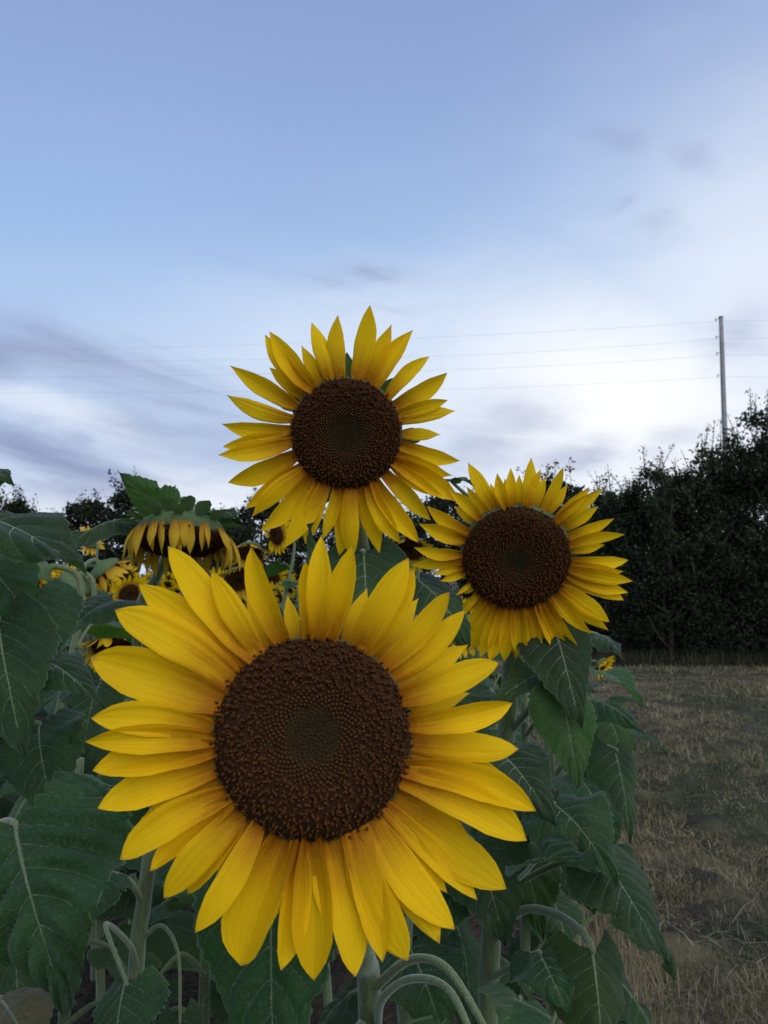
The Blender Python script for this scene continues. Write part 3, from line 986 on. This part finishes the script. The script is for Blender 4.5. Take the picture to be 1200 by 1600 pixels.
hdA, mA = big_head(plA, cA, faceA, .0735, tipsA, 7, depthA, fill=.095, blunt=.75, wr=(.225, .30), nb=18, NF=1800, green=.29)
bk = mA @ Vector((0, 0, -.065))
add_stem(plA, [bk, bk + mA.to_3x3() @ Vector((0, -.004, -.05)), at(535, 1290, .735), at(566, 1480, .80), at(578, 1600, .84), gA + Vector((0, 0, .6)), gA + Vector((0, 0, -.03))], [.011, .0105, .0105, .011, .012, .014, .017])
sA = at(580, 1610, .842)
add_leaf(plA, at(425, 1385, .79), at(430, 1730, .74), cv(-.15, .25, 1), .150, [at(560, 1450, .795), at(500, 1395, .80)], fold=-.05, arch=.05, wave=.02, curl=-.1, seed=21)
add_leaf(plA, at(770, 1630, .72), at(800, 1880, .70), cv(.3, .4, .8), .15, [at(585, 1545, .83), at(640, 1500, .80), at(700, 1515, .76)], seed=22, fold=.1, pr=.0038, pn=8)
add_leaf(plA, at(745, 1640, .66), at(720, 1900, .60), cv(0, .5, .8), .15, [at(590, 1600, .84), at(598, 1560, .78), at(640, 1530, .74), at(700, 1545, .70)], seed=23, fold=.1, pr=.0034, pn=8)
add_leaf(plA, at(520, 1690, .75), at(480, 1900, .66), cv(-.3, .5, .7), .14, [at(572, 1660, .845), at(563, 1600, .80)], seed=24, pr=.0036)

# --- B: the high flower against the sky
tipsB = [(578, 477), (528, 492), (487, 504), (421, 518), (414, 523, -.02), (359, 571), (354, 617), (346, 662), (348, 698), (340, 711), (356, 754), (382, 795), (393, 808), (406, 829), (443, 857), (478, 850), (505, 842), (530, 868), (551, 872), (593, 866), (626, 849), (654, 847), (673, 813), (691, 775), (722, 785), (708, 743), (719, 720), (712, 642, -.01), (700, 625), (699, 582), (671, 557), (645, 516), (612, 506)]
cB = at(541, 678, 1.05)
gB = to_ground(at(640, 1250, 1.22))
plB = empty('sunflower', gB, 'highest sunflower, its face against the sky', 'sunflower', 'blooming sunflowers facing the viewer')


def depthB(px, py, r):
    return r.uniform(-.014, .008)


hdB, mB = big_head(plB, cB, (CAM - cB).normalized() + Vector((0, 0, -.06)), .0705, tipsB, 9, depthB, wr=(.23, .295), NF=1400, green=.36, fill=.30)
bk = mB @ Vector((0, 0, -.06))
add_stem(plB, [bk, bk + Vector((.004, .045, -.012)), at(566, 860, 1.15), at(600, 1050, 1.19), gB + Vector((0, 0, .7)), gB + Vector((0, 0, -.03))], [.0095, .0095, .010, .011, .013, .016])
add_leaf(plB, at(548, 935, 1.10), at(483, 818, 1.03), cv(-.8, .2, .5), .085, [at(585, 985, 1.17), at(566, 960, 1.14)], fold=.55, arch=.08, seed=31)
add_leaf(plB, at(568, 862, 1.09), at(576, 1010, 1.03), cv(.05, .35, 1), .125, [at(572, 900, 1.155), at(566, 866, 1.13)], fold=-.1, arch=.05, seed=32, wave=.02)
add_leaf(plB, at(650, 905, 1.13), at(735, 1010, 1.05), cv(.35, .4, .8), .11, [at(585, 980, 1.175), at(620, 920, 1.16)], fold=-.05, arch=.1, seed=33)
add_leaf(plB, at(690, 1080, 1.12), at(730, 1210, 1.02), cv(.2, .5, .9), .12, [at(612, 1120, 1.2), at(650, 1080, 1.17)], seed=34)
add_leaf(plB, at(735, 1310, 1.14), at(790, 1480, 1.06), cv(.2, .4, 1), .15, [at(640, 1330, 1.22), at(690, 1290, 1.18)], seed=35)
add_leaf(plB, at(640, 1480, 1.14), at(700, 1640, 1.05), cv(.2, .5, 1), .14, [at(640, 1400, 1.22), at(640, 1440, 1.16)], seed=36)

# --- C: the right-hand flower
tipsC = [(830, 715), (845, 733), (880, 730), (921, 761), (943, 763), (960, 810), (976, 835), (982, 875), (975, 893), (989, 908), (982, 926), (975, 938), (952, 972), (951, 985), (926, 991), (907, 1026), (891, 1032, None, .2), (865, 1036), (842, 1042), (820, 1037), (805, 1030), (788, 1034), (765, 1032), (750, 1028), (735, 1016), (727, 994), (716, 960, .0), (712, 930, .01), (688, 908, .01), (676, 897, .0), (644, 883), (646, 855), (654, 818), (666, 790), (700, 765), (731, 723), (777, 739), (798, 731)]
cC = at(807, 873, 1.09)
gC = to_ground(at(760, 1620, 1.24))
plC = empty('sunflower', gC, 'sunflower on the right, its head in front of the dark hedge', 'sunflower', 'blooming sunflowers facing the viewer')
hdC, mC = big_head(plC, cC, (CAM - cC).normalized() + Vector((.06, 0, -.36)), .0715, tipsC, 12, depthB, fill=.14, wr=(.215, .30), NF=1500, green=.24)
bk = mC @ Vector((0, 0, -.06))
add_stem(plC, [bk, bk + Vector((-.005, .05, .006)), at(800, 1010, 1.21), at(783, 1250, 1.23), at(762, 1600, 1.24), gC + Vector((0, 0, .3)), gC + Vector((0, 0, -.03))], [.010, .011, .013, .0145, .016, .017, .019])
S_ = lambda py: at(783 - (py - 1250) * .06, py, 1.235)
add_leaf(plC, at(868, 985, 1.12), at(908, 1138, 1.06), cv(-.05, .3, 1), .105, [S_(1070), at(830, 1000, 1.18)], fold=-.18, arch=.04, seed=41, wave=.02)
add_leaf(plC, at(878, 1090, 1.10), at(905, 1235, 1.05), cv(.1, .2, 1), .090, [S_(1155), at(835, 1100, 1.17), at(858, 1087, 1.13)], m='leaf_light', fold=-.12, arch=.03, seed=42, pr=.0042, wave=.04, twist=-.3)
add_leaf(plC, at(785, 1180, 1.06), at(868, 1290, .97), cv(-.15, .75, .75), .110, [S_(1230), at(778, 1190, 1.12)], fold=.1, arch=.14, seed=43)
add_leaf(plC, at(862, 1255, 1.10), at(965, 1385, 1.00), cv(.2, .6, .8), .125, [S_(1330), at(825, 1268, 1.16)], fold=-.12, arch=.13, seed=44)
add_leaf(plC, at(945, 1345, 1.06), at(1043, 1508, .98), cv(.25, .45, .9), .120, [S_(1400), at(880, 1345, 1.16)], fold=.06, arch=.05, seed=45, wave=.04)
add_leaf(plC, at(835, 1348, 1.00), at(932, 1366, .92), cv(.05, .9, .42), .090, [S_(1400), at(812, 1372, 1.08)], fold=.35, arch=.10, seed=46, pr=.0030)
add_leaf(plC, at(842, 1488, 1.06), at(892, 1590, .98), cv(-.1, .45, .9), .095, [S_(1530), at(815, 1500, 1.14)], fold=.12, arch=.08, seed=47)
add_leaf(plC, at(925, 1482, 1.02), at(945, 1690, .95), cv(.1, .35, .9), .130, [S_(1470), at(812, 1424, 1.19), at(862, 1426, 1.12), at(905, 1452, 1.05)], fold=-.45, arch=.04, seed=48, pr=.0054, pn=8, m='leaf_light')
add_leaf(plC, at(852, 1048, 1.16), at(772, 1098, 1.09), cv(-.25, .7, .7), .07, [S_(1100), at(830, 1052, 1.2)], fold=.2, arch=.05, seed=49, m='leaf_light')
add_leaf(plC, at(800, 1290, 1.30), at(850, 1470, 1.24), cv(.1, .3, 1), .15, [S_(1350)], seed=50)
add_leaf(plC, at(812, 1560, .98), at(800, 1680, .86), cv(.1, .9, .5), .10, [S_(1660), at(800, 1590, 1.1)], seed=51, m='leaf_light', fold=.15)
add_leaf(plC, at(705, 752, 1.12), at(741, 760, 1.07), cv(0, .8, .5), .035, [at(760, 800, 1.16), at(725, 770, 1.15)], seed=52, fold=.3, pr=.0025)
add_leaf(plC, at(720, 1330, 1.18), at(690, 1470, 1.10), cv(-.1, .5, .9), .13, [S_(1390), at(745, 1335, 1.22)], seed=53)

# --- D: the nodding head on the left
tD = at(282, 842, 1.62)
gD = to_ground(at(215, 1250, 1.85))
plD = empty('sunflower', gD, 'nodding sunflower with drooping petals, face to the ground, on the left', 'sunflower', 'blooming sunflowers facing the viewer')
plD['group'] = 'nodding sunflowers'
faceD = Vector((.02, -.26, -1)).normalized()
mDl = frame(tD - plD.location, faceD, Vector((0, -1, .2)))
mDw = frame(tD, faceD, Vector((0, -1, .2)))
RD = .085
hdD = ob('flower_head', head_body(RD, None), ['disc_base', 'receptacle'], plD, mDl)
ob('disc_florets', florets_mesh(RD, 15, 900, .25), 'floret', hdD)['kind'] = 'stuff'
r4 = random.Random(44)
inv3 = mDl.to_3x3().inverted()
for k in range(50):
    a = 2 * math.pi * (k + r4.uniform(-.35, .35)) / 50
    if r4.random() < .12: continue
    b = Vector((math.cos(a) * RD * 1.02, math.sin(a) * RD * 1.02, -.012 * RD / .075))
    dn = inv3 @ Vector((0, 0, -1))
    rad_d = Vector((math.cos(a), math.sin(a), 0))
    l_ = r4.uniform(.055, .085)
    t = b + dn * l_ * .93 + rad_d * r4.uniform(-.005, .03)
    V, Fc, uv = petal_mesh(b, t, rad_d, r4.uniform(.013, .020), .14, -.4, .03, k + 500, r4.uniform(-.8, .8))
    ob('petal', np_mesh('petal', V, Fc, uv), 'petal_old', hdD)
for k in range(26):
    a = 2 * math.pi * (k + r4.uniform(-.3, .3)) / 26
    lv = k % 2
    b = Vector((math.cos(a) * RD * (.95 - .25 * lv), math.sin(a) * RD * (.95 - .25 * lv), -.022 - .012 * lv))
    t = b + Vector((math.cos(a) * .045, math.sin(a) * .045, r4.uniform(-.022, .006)))
    V, Fc, uv = petal_mesh(b, t, (0, 0, -1), .030, .1, .3, 0, k, r4.uniform(-.4, .4), 5, 7)
    ob('bract', np_mesh('bract', V, Fc, uv), 'bract', hdD)
bk = mDw @ Vector((0, 0, -.07))
add_stem(plD, [bk, bk + Vector((-.002, .03, .010)), bk + Vector((-.01, .085, -.02)), at(245, 900, 1.82), at(215, 1000, 1.85), gD + Vector((0, 0, .7)), gD + Vector((0, 0, -.03))], [.011, .011, .011, .011, .012, .014, .018])
n0 = bk + Vector((-.004, .05, .0))
add_leaf(plD, at(260, 796, 1.66), at(184, 737, 1.57), cv(-.35, .35, .85), .095, [n0, at(262, 808, 1.68)], fold=.25, arch=.06, seed=61, m='leaf_light', pr=.004)
add_leaf(plD, at(205, 812, 1.66), at(98, 860, 1.50), cv(-.2, .6, .7), .115, [n0, at(225, 812, 1.70)], fold=-.3, arch=.1, seed=62)
add_leaf(plD, at(318, 806, 1.72), at(375, 812, 1.62), cv(.2, .9, .25), .08, [n0, at(300, 812, 1.72)], fold=.2, arch=.1, seed=63)
add_leaf(plD, at(180, 940, 1.75), at(90, 1010, 1.62), cv(-.2, .6, .7), .14, [at(222, 985, 1.85), at(200, 945, 1.8)], seed=64)
add_leaf(plD, at(260, 960, 1.72), at(320, 1060, 1.6), cv(.2, .6, .8), .15, [at(216, 1010, 1.85), at(240, 960, 1.8)], seed=65)
add_leaf(plD, at(160, 1060, 1.72), at(130, 1190, 1.6), cv(-.1, .5, .9), .16, [at(215, 1090, 1.85), at(190, 1060, 1.8)], seed=66)
add_leaf(plD, at(270, 1150, 1.7), at(300, 1290, 1.6), cv(.2, .5, .9), .16, [at(215, 1180, 1.85), at(240, 1150, 1.8)], seed=67)

# --- E: plant beyond the left edge that reaches in with large leaves
gE = to_ground(at(-95, 1300, 1.0))
plE = empty('sunflower', gE, 'sunflower plant at the left edge showing only its large drooping leaves', 'sunflower', 'leafy sunflower plants without a visible head')
add_stem(plE, [at(-85, 700, 1.0), at(-90, 950, 1.0), gE + Vector((0, 0, .8)), gE + Vector((0, 0, -.03))], [.010, .012, .014, .017])
Es = lambda py: at(-88, py, 1.0)
add_leaf(plE, at(-45, 806, .97), at(135, 894, .86), cv(.05, .86, .5), .150, [Es(870), at(-60, 815, .98)], fold=.22, arch=.07, curl=-.35, seed=71)
add_leaf(plE, at(-20, 880, 1.08), at(70, 990, 1.0), cv(.1, .5, .9), .12, [Es(930), at(-50, 880, 1.04)], fold=-.1, arch=.1, seed=72, m='leaf_light')
add_leaf(plE, at(48, 925, 1.12), at(80, 1075, 1.05), cv(.0, .45, .9), .115, [Es(1000), at(-10, 930, 1.1)], fold=-.15, arch=.07, seed=73)
add_leaf(plE, at(-5, 965, .97), at(40, 1190, .90), cv(.25, .4, .9), .135, [Es(1040), at(-40, 970, 1.0)], fold=-.12, arch=.08, seed=74)
add_leaf(plE, at(68, 1035, 1.02), at(164, 1108, .95), cv(-.1, .8, .55), .075, [Es(1100), at(0, 1050, 1.02)], fold=-.2, arch=.14, seed=75, wave=.06)
add_leaf(plE, at(22, 1285, .78), at(105, 1585, .70), cv(.2, .38, .9), .225, [Es(1400), at(-40, 1322, .86), at(-2, 1287, .80)], fold=-.42, arch=.12, curl=-.4, seed=76, wave=.095, quiltk=.12, nu=33, nv=60, pr=.0036, lobe=.34)
add_leaf(plE, at(60, 1130, 1.1), at(90, 1290, 1.02), cv(.1, .4, .9), .13, [Es(1180), at(10, 1130, 1.08)], seed=77)
add_leaf(plE, at(0, 1560, .86), at(65, 1670, .78), cv(.1, .8, .5), .11, [Es(1640), at(-40, 1570, .92)], m='leaf_dry', seed=78, fold=-.2)
add_leaf(plE, at(-30, 752, 1.02), at(20, 752, .95), cv(.0, .9, .3), .06, [Es(800)], seed=79, fold=.3)

# --- G: stem in the gap at lower left
gG = to_ground(at(208, 1600, 1.28))
plG = empty('sunflower', gG, 'sunflower stalk with wilted hanging leaves in the gap at lower left', 'sunflower', 'leafy sunflower plants without a visible head')
add_stem(plG, [at(262, 1060, 1.26), at(245, 1250, 1.27), at(226, 1400, 1.28), at(210, 1560, 1.28), gG + Vector((-.01, 0, .2)), gG + Vector((-.01, 0, -.03))], [.008, .010, .0115, .0125, .014, .016])
Gs = lambda py: at(226 - (py - 1400) * .1, py, 1.28)
add_leaf(plG, at(196, 1532, 1.05), at(180, 1690, .98), cv(-.1, .4, .9), .115, [Gs(1520), at(205, 1480, 1.24), at(165, 1444, 1.12)], seed=81, fold=-.4, pr=.0036, pn=8)
add_leaf(plG, at(160, 1362, 1.18), at(120, 1470, 1.1), cv(-.2, .4, .9), .10, [Gs(1415), at(200, 1375, 1.24)], seed=82, fold=-.2, pn=8)
add_leaf(plG, at(281, 1590, 1.2), at(288, 1700, 1.2), cv(.2, .4, .8), .08, [Gs(1470), at(252, 1446, 1.27), at(278, 1490, 1.23)], seed=83, fold=-.6, pr=.0026, pn=8)
add_leaf(plG, at(300, 1330, 1.25), at(330, 1440, 1.2), cv(.2, .4, .9), .12, [Gs(1330), at(280, 1325, 1.28)], seed=84)
add_leaf(plG, at(200, 1230, 1.32), at(140, 1340, 1.28), cv(-.2, .4, .9), .13, [at(243, 1260, 1.27)], seed=85)
add_leaf(plG, at(300, 1150, 1.3), at(340, 1280, 1.25), cv(.2, .5, .9), .14, [at(252, 1190, 1.27)], seed=86)

# --- F: plants at the field edge behind the right-hand flower
gF = to_ground(at(862, 1300, 1.75))
plF = empty('sunflower', gF, 'sunflower plant at the field edge below the right-hand flower, beside the grass', 'sunflower', 'leafy sunflower plants without a visible head')
add_stem(plF, [at(850, 960, 1.72), at(856, 1100, 1.74), gF + Vector((0, 0, .5)), gF + Vector((0, 0, -.03))], [.009, .011, .014, .016])
Fs = lambda py: at(858, py, 1.745)
add_leaf(plF, at(938, 1050, 1.62), at(1003, 1104, 1.52), cv(.15, .85, .5), .10, [Fs(1110), at(900, 1055, 1.68)], seed=91, fold=.2, m='leaf_light', arch=.12)
add_leaf(plF, at(918, 1092, 1.56), at(1008, 1146, 1.46), cv(.1, .9, .42), .08, [Fs(1150), at(890, 1100, 1.66)], seed=92, fold=-.25, arch=.1)
add_leaf(plF, at(960, 1170, 1.62), at(985, 1318, 1.54), cv(.2, .35, .9), .125, [Fs(1230), at(905, 1160, 1.7)], seed=93, fold=-.1, arch=.06)
add_leaf(plF, at(905, 1215, 1.6), at(960, 1330, 1.5), cv(.2, .6, .8), .14, [Fs(1280), at(880, 1215, 1.7)], seed=94, arch=.12)
add_leaf(plF, at(930, 990, 1.8), at(978, 1036, 1.7), cv(.2, .85, .4), .08, [Fs(1030), at(890, 985, 1.78)], seed=95, fold=-.3)
add_leaf(plF, at(950, 1120, 1.68), at(975, 1220, 1.62), cv(.3, .3, .9), .10, [Fs(1180)], seed=96, m='leaf_light')
add_leaf(plF, at(880, 1330, 1.62), at(930, 1430, 1.55), cv(.2, .4, .9), .13, [Fs(1370)], seed=97)
gF2 = to_ground(at(815, 1300, 1.5))
plF2 = empty('sunflower', gF2, 'thin sunflower stalk right beside the stem of the right-hand flower', 'sunflower', 'leafy sunflower plants without a visible head')
add_stem(plF2, [at(822, 1040, 1.5), at(820, 1200, 1.5), gF2 + Vector((0, 0, .4)), gF2 + Vector((0, 0, -.03))], [.006, .008, .010, .012])
add_leaf(plF2, at(850, 1110, 1.45), at(870, 1180, 1.40), cv(.2, .6, .7), .06, [at(821, 1150, 1.5)], seed=101)
add_leaf(plF2, at(770, 1080, 1.48), at(720, 1170, 1.42), cv(-.2, .5, .9), .11, [at(821, 1130, 1.5)], seed=102)
add_leaf(plF2, at(860, 1400, 1.48), at(890, 1500, 1.4), cv(.2, .5, .9), .12, [at(818, 1420, 1.5)], seed=103)
add_leaf(plF2, at(790, 1210, 1.48), at(770, 1310, 1.42), cv(-.1, .5, .9), .11, [at(819, 1240, 1.5)], seed=104)

# --- leafy plants without visible heads that close the gaps between the main stalks
def leafy_plant(px, d, ztop, zbot, n, seed, label, w0=.13):
    r = random.Random(seed)
    g = Vector(((px - 600) / FPX * d, d, 0))
    e = empty('sunflower', g, label, 'sunflower', 'leafy sunflower plants without a visible head')
    add_stem(e, [g + Vector((.01, .02, ztop + .05)), g + Vector((0, .01, (ztop + zbot) / 2)), g + Vector((0, 0, .3)), g + Vector((0, 0, -.03))], [.007, .010, .012, .015])
    for k in range(n):
        z = zbot + (ztop - zbot) * (k + .5) / n
        a = math.radians(-90 + (k % 2 * 2 - 1) * r.uniform(15, 110))
        out = Vector((math.cos(a), math.sin(a), 0))
        s = g + Vector((0, 0, z)); pl = r.uniform(.07, .12)
        b = s + out * pl + Vector((0, 0, r.uniform(.01, .05)))
        L_ = r.uniform(.13, .19)
        t = b + out * L_ * r.uniform(.25, .6) + Vector((r.uniform(-.02, .02), 0, -L_ * r.uniform(.7, .95)))
        add_leaf(e, b, t, out + Vector((0, 0, .5)), w0 * r.uniform(.85, 1.2), [s, s + out * pl * .5 + Vector((0, 0, .045))], m='leaf_light' if r.random() < .2 else 'leaf', fold=r.uniform(-.35, .15), arch=r.uniform(.05, .16), wave=r.uniform(.06, .11), quiltk=.06, seed=seed * 31 + k, nu=19, nv=28)


leafy_plant(120, 1.50, 1.12, .52, 11, 901, 'leafy stalk in shade just left of the gap at lower left')
leafy_plant(330, 1.62, 1.10, .50, 11, 902, 'leafy stalk in shade behind the lower left petals of the biggest flower')
leafy_plant(655, 1.50, 1.05, .50, 10, 903, 'leafy stalk in shade between the stems at bottom centre')
leafy_plant(30, 1.35, 1.05, .50, 9, 904, 'leafy stalk in shade behind the big drooping leaf at the left edge')
leafy_plant(890, 1.62, .95, .55, 8, 905, 'short leafy stalk at the field edge beside the dry grass, bottom right')

# ------------------------------------------------------------------ the field behind
protoL = []
for k in range(6):
    V, Fc, uv = leaf_mesh((0, 0, 0), (.0, .20 + .02 * k, -.10 - .03 * (k % 3)), (0, .3, 1), .17 + .012 * (k % 3), fold=.1 - .08 * (k % 3), arch=.12, wave=.05, seed=400 + k, nu=13, nv=18)
    protoL.append(np_mesh('field_leaf', V, Fc, uv))
    protoL[-1].materials.append(M['leaf_light'] if k == 4 else M['leaf'])
pv, pf = tube([(0, -.11, -.10), (0, -.06, -.015), (0, 0, 0)], [.006, .0045, .004], 6, 4)
protoPet = np_mesh('field_petiole', pv, pf); protoPet.materials.append(M['stem'])
protoP = []
for k in range(4):
    V, Fc, uv = petal_mesh((0, 0, 0), (0, .078, [.0, .012, -.015, -.008][k]), (0, 0, 1), .027, [.05, .1, -.04, .02][k], .25, .02, 600 + k, [.2, -.3, .4, 0][k], nu=5, nv=8)
    protoP.append(np_mesh('field_petal', V, Fc, uv)); protoP[-1].materials.append(M['petal'])
protoPo = [p_.copy() for p_ in protoP]
for p_ in protoPo:
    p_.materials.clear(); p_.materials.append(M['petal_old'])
RH = .065
bodyH = head_body(RH, None, 'field_head'); bodyH.materials.append(M['disc_base']); bodyH.materials.append(M['receptacle'])
flH = florets_mesh(RH, 77, 420, .35); flH.materials.append(M['floret'])
# joined ring of petals for the farthest heads
def ring_mesh(seed):
    r = random.Random(seed); Vs = []; Fs_ = []; Us = []; o_ = 0
    for k in range(22):
        a = 2 * math.pi * (k + r.uniform(-.3, .3)) / 22
        V, Fc, uv = petal_mesh((math.cos(a) * RH * .94, math.sin(a) * RH * .94, -.004), (math.cos(a) * (RH + .08), math.sin(a) * (RH + .08), r.uniform(-.02, .02)), (0, 0, 1), .026, .04, .2, .02, k, r.uniform(-.4, .4), 3, 6)
        Vs.append(V); Fs_.append(Fc + o_); Us.append(uv); o_ += len(V)
    me = np_mesh('petal_ring', np.concatenate(Vs), np.concatenate(Fs_), np.concatenate(Us)); me.materials.append(M['petal'])
    return me
ringH = [ring_mesh(k) for k in range(3)]


def field_plant(pos, height, seed, face_az, nod, label, group, near=True, old=False, nleaf=9, scale=1.0):
    """face_az: azimuth the head looks to (0 = toward the viewer); nod: angle below horizontal"""
    r = random.Random(seed)
    e = empty('sunflower', pos, label, 'sunflower', group)
    h = height
    fd = Vector((math.sin(face_az) * math.cos(nod), -math.cos(face_az) * math.cos(nod), -math.sin(nod)))
    hc = Vector((0, 0, h)); bk_ = hc - fd * .06 * scale
    neck = hc - Vector((fd.x, fd.y, 0)) * (.13 * scale) + Vector((0, 0, -.03 + .05 * math.sin(nod)))
    lean = Vector((r.uniform(-.04, .04), r.uniform(-.04, .04), 0))
    v_, f_ = tube([(0, 0, -.03), Vector((0, 0, h * .5)) + lean, neck + Vector((0, 0, -.16)), neck, bk_], [.016, .013, .010, .009, .009], 7, 4)
    ob('stem', np_mesh('stem', v_, f_), 'stem', e)
    for k in range(nleaf):
        t = (k + .5) / nleaf
        z = h * (.30 + .58 * t)
        a = k * 2.4 + seed + r.uniform(-.3, .3)
        s = (1.15 - .45 * t) * r.uniform(.85, 1.15)
        me = protoL[r.randrange(6)]
        base_p = Vector((0, 0, z)) + lean * .8 if t < .9 else Vector((neck.x, neck.y, z))
        mw = Matrix.Translation(base_p + Vector((-math.sin(a), math.cos(a), 0)) * .115 * s + Vector((0, 0, .10 * s))) @ Matrix.Rotation(a, 4, 'Z') @ Matrix.Rotation(r.uniform(-.35, .25), 4, 'X') @ Matrix.Rotation(r.uniform(-.3, .3), 4, 'Y') @ Matrix.Scale(s, 4)
        lf = ob('leaf', me, [], e, mw)
        if near: ob('petiole', protoPet, [], lf)
    mwh = frame(hc, fd) @ Matrix.Scale(scale, 4)
    hd = ob('flower_head', bodyH, [], e, mwh)
    ob('disc_florets', flH, [], hd)['kind'] = 'stuff'
    if near:
        n = 22
        for k in range(n):
            if r.random() < (.15 if old else .04): continue
            a = 2 * math.pi * (k + r.uniform(-.3, .3)) / n
            tilt = r.uniform(-.2, .3) if not old else r.uniform(-.1, .3)
            if nod > .5:
                gl = mwh.to_3x3().inverted() @ Vector((0, 0, -1))
                up_ = gl.z
                tilt = r.uniform(.5, 1.1) if up_ > .4 else tilt
            mw = Matrix.Rotation(a - math.pi / 2, 4, 'Z') @ Matrix.Translation((0, RH * .94, -.004 - .002 * (k % 3))) @ Matrix.Rotation(tilt, 4, 'X')
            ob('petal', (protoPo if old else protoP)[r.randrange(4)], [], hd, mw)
    else:
        ob('petals', ringH[r.randrange(3)], [], hd)
    return e


NG = 'sunflowers in the rows just behind'
near_spec = [  # px, py, depth, azimuth, nod, old, label
    (140, 846, 6.5, -2.3, .5, True, 'half-hidden sunflower head highest left of the nodding head, against the dark trees'),
    (165, 893, 3.2, 2.0, .9, True, 'hanging sunflower head just left of the nodding one, petals in shade'),
    (118, 915, 3.1, -1.9, .9, False, 'sunflower head peeking below the large leaf at left'),
    (52, 897, 2.3, -1.1, .4, False, 'sunflower seen edge-on beside the leaves at the left edge'),
    (390, 862, 4.4, .2, .9, True, 'drooping sunflower head left above the biggest flower, half in shade'),
    (432, 835, 5.2, -.8, .15, False, 'small sunflower turned left with a dark disc under the top flower'),
    (372, 905, 3.9, .4, .7, True, 'faded sunflower head right of the nodding head'),
    (640, 856, 3.6, -.4, .8, True, 'faded sunflower partly hidden behind the lower right petals of the top flower'),
    (652, 942, 3.8, .6, .8, False, 'sunflower peeking out between the petals of the biggest flower and the right-hand one'),
    (940, 1040, 5.5, .9, .6, False, 'small sunflower at the field edge under the right-hand flower'),
    (290, 800, 4.0, .3, 1.1, False, 'sunflower seen over the back of the nodding head'),
    (330, 935, 2.9, .2, .8, True, 'shaded sunflower behind the upper left petals of the biggest flower'),
]
used = []
for i, (px, py, d, az, nod, old, lb) in enumerate(near_spec):
    p_ = at(px, py, d)
    field_plant(Vector((p_.x, p_.y, 0)), p_.z, 50 + i, az, nod, lb, NG, True, old, 10, .85 if py > 1000 else 1.0)
    used.append((p_.x, p_.y))

r = random.Random(8)
cnt = 0; nears = []
FG = 'sunflowers far out in the field'
MG = 'sunflowers in the middle rows'
rows = [.45 - .72 * k for k in range(16)]
for rx in rows:
    y = 2.2 + r.uniform(0, .3)
    while y < 15:
        x = rx + r.uniform(-.12, .12); yy = y + r.uniform(-.1, .1)
        y += .34 + .028 * y
        if abs(x) / yy > .56: continue
        if any((x - a) ** 2 + (yy - b) ** 2 < .05 for a, b in used): continue
        if r.random() < .08: continue
        h = r.gauss(1.38, .06) if yy > 5 else r.gauss(1.30, .05)
        if x > .2 and yy < 3.6: continue
        if x > -.05 and yy < 6: h = min(h, 1.33)
        if x > .2: h = min(h, 1.22)
        near = yy < 5.0
        old = r.random() < .3
        e_ = field_plant(Vector((x, yy, 0)), h, 1000 + cnt, r.gauss(0, .55), abs(r.gauss(.55, .35)),
                    'sunflower in the rows of the field within a few metres of the viewer' if near else 'small distant sunflower far back in the field', MG if near else FG, near, old, 10 if near else 8)
        cnt += 1
        if near: nears.append((x / yy, e_))
ORD = 'first second third fourth fifth sixth seventh eighth ninth tenth eleventh twelfth thirteenth fourteenth fifteenth sixteenth seventeenth eighteenth nineteenth twentieth twenty-first twenty-second twenty-third twenty-fourth twenty-fifth twenty-sixth twenty-seventh twenty-eighth twenty-ninth thirtieth'.split()
for k, (_, e_) in enumerate(sorted(nears, key=lambda t: t[0])):
    e_['label'] = 'half-hidden sunflower in the middle rows, %s of them from the left' % ORD[min(k, 29)]
print('field plants', cnt, 'objects', len(bpy.data.objects))
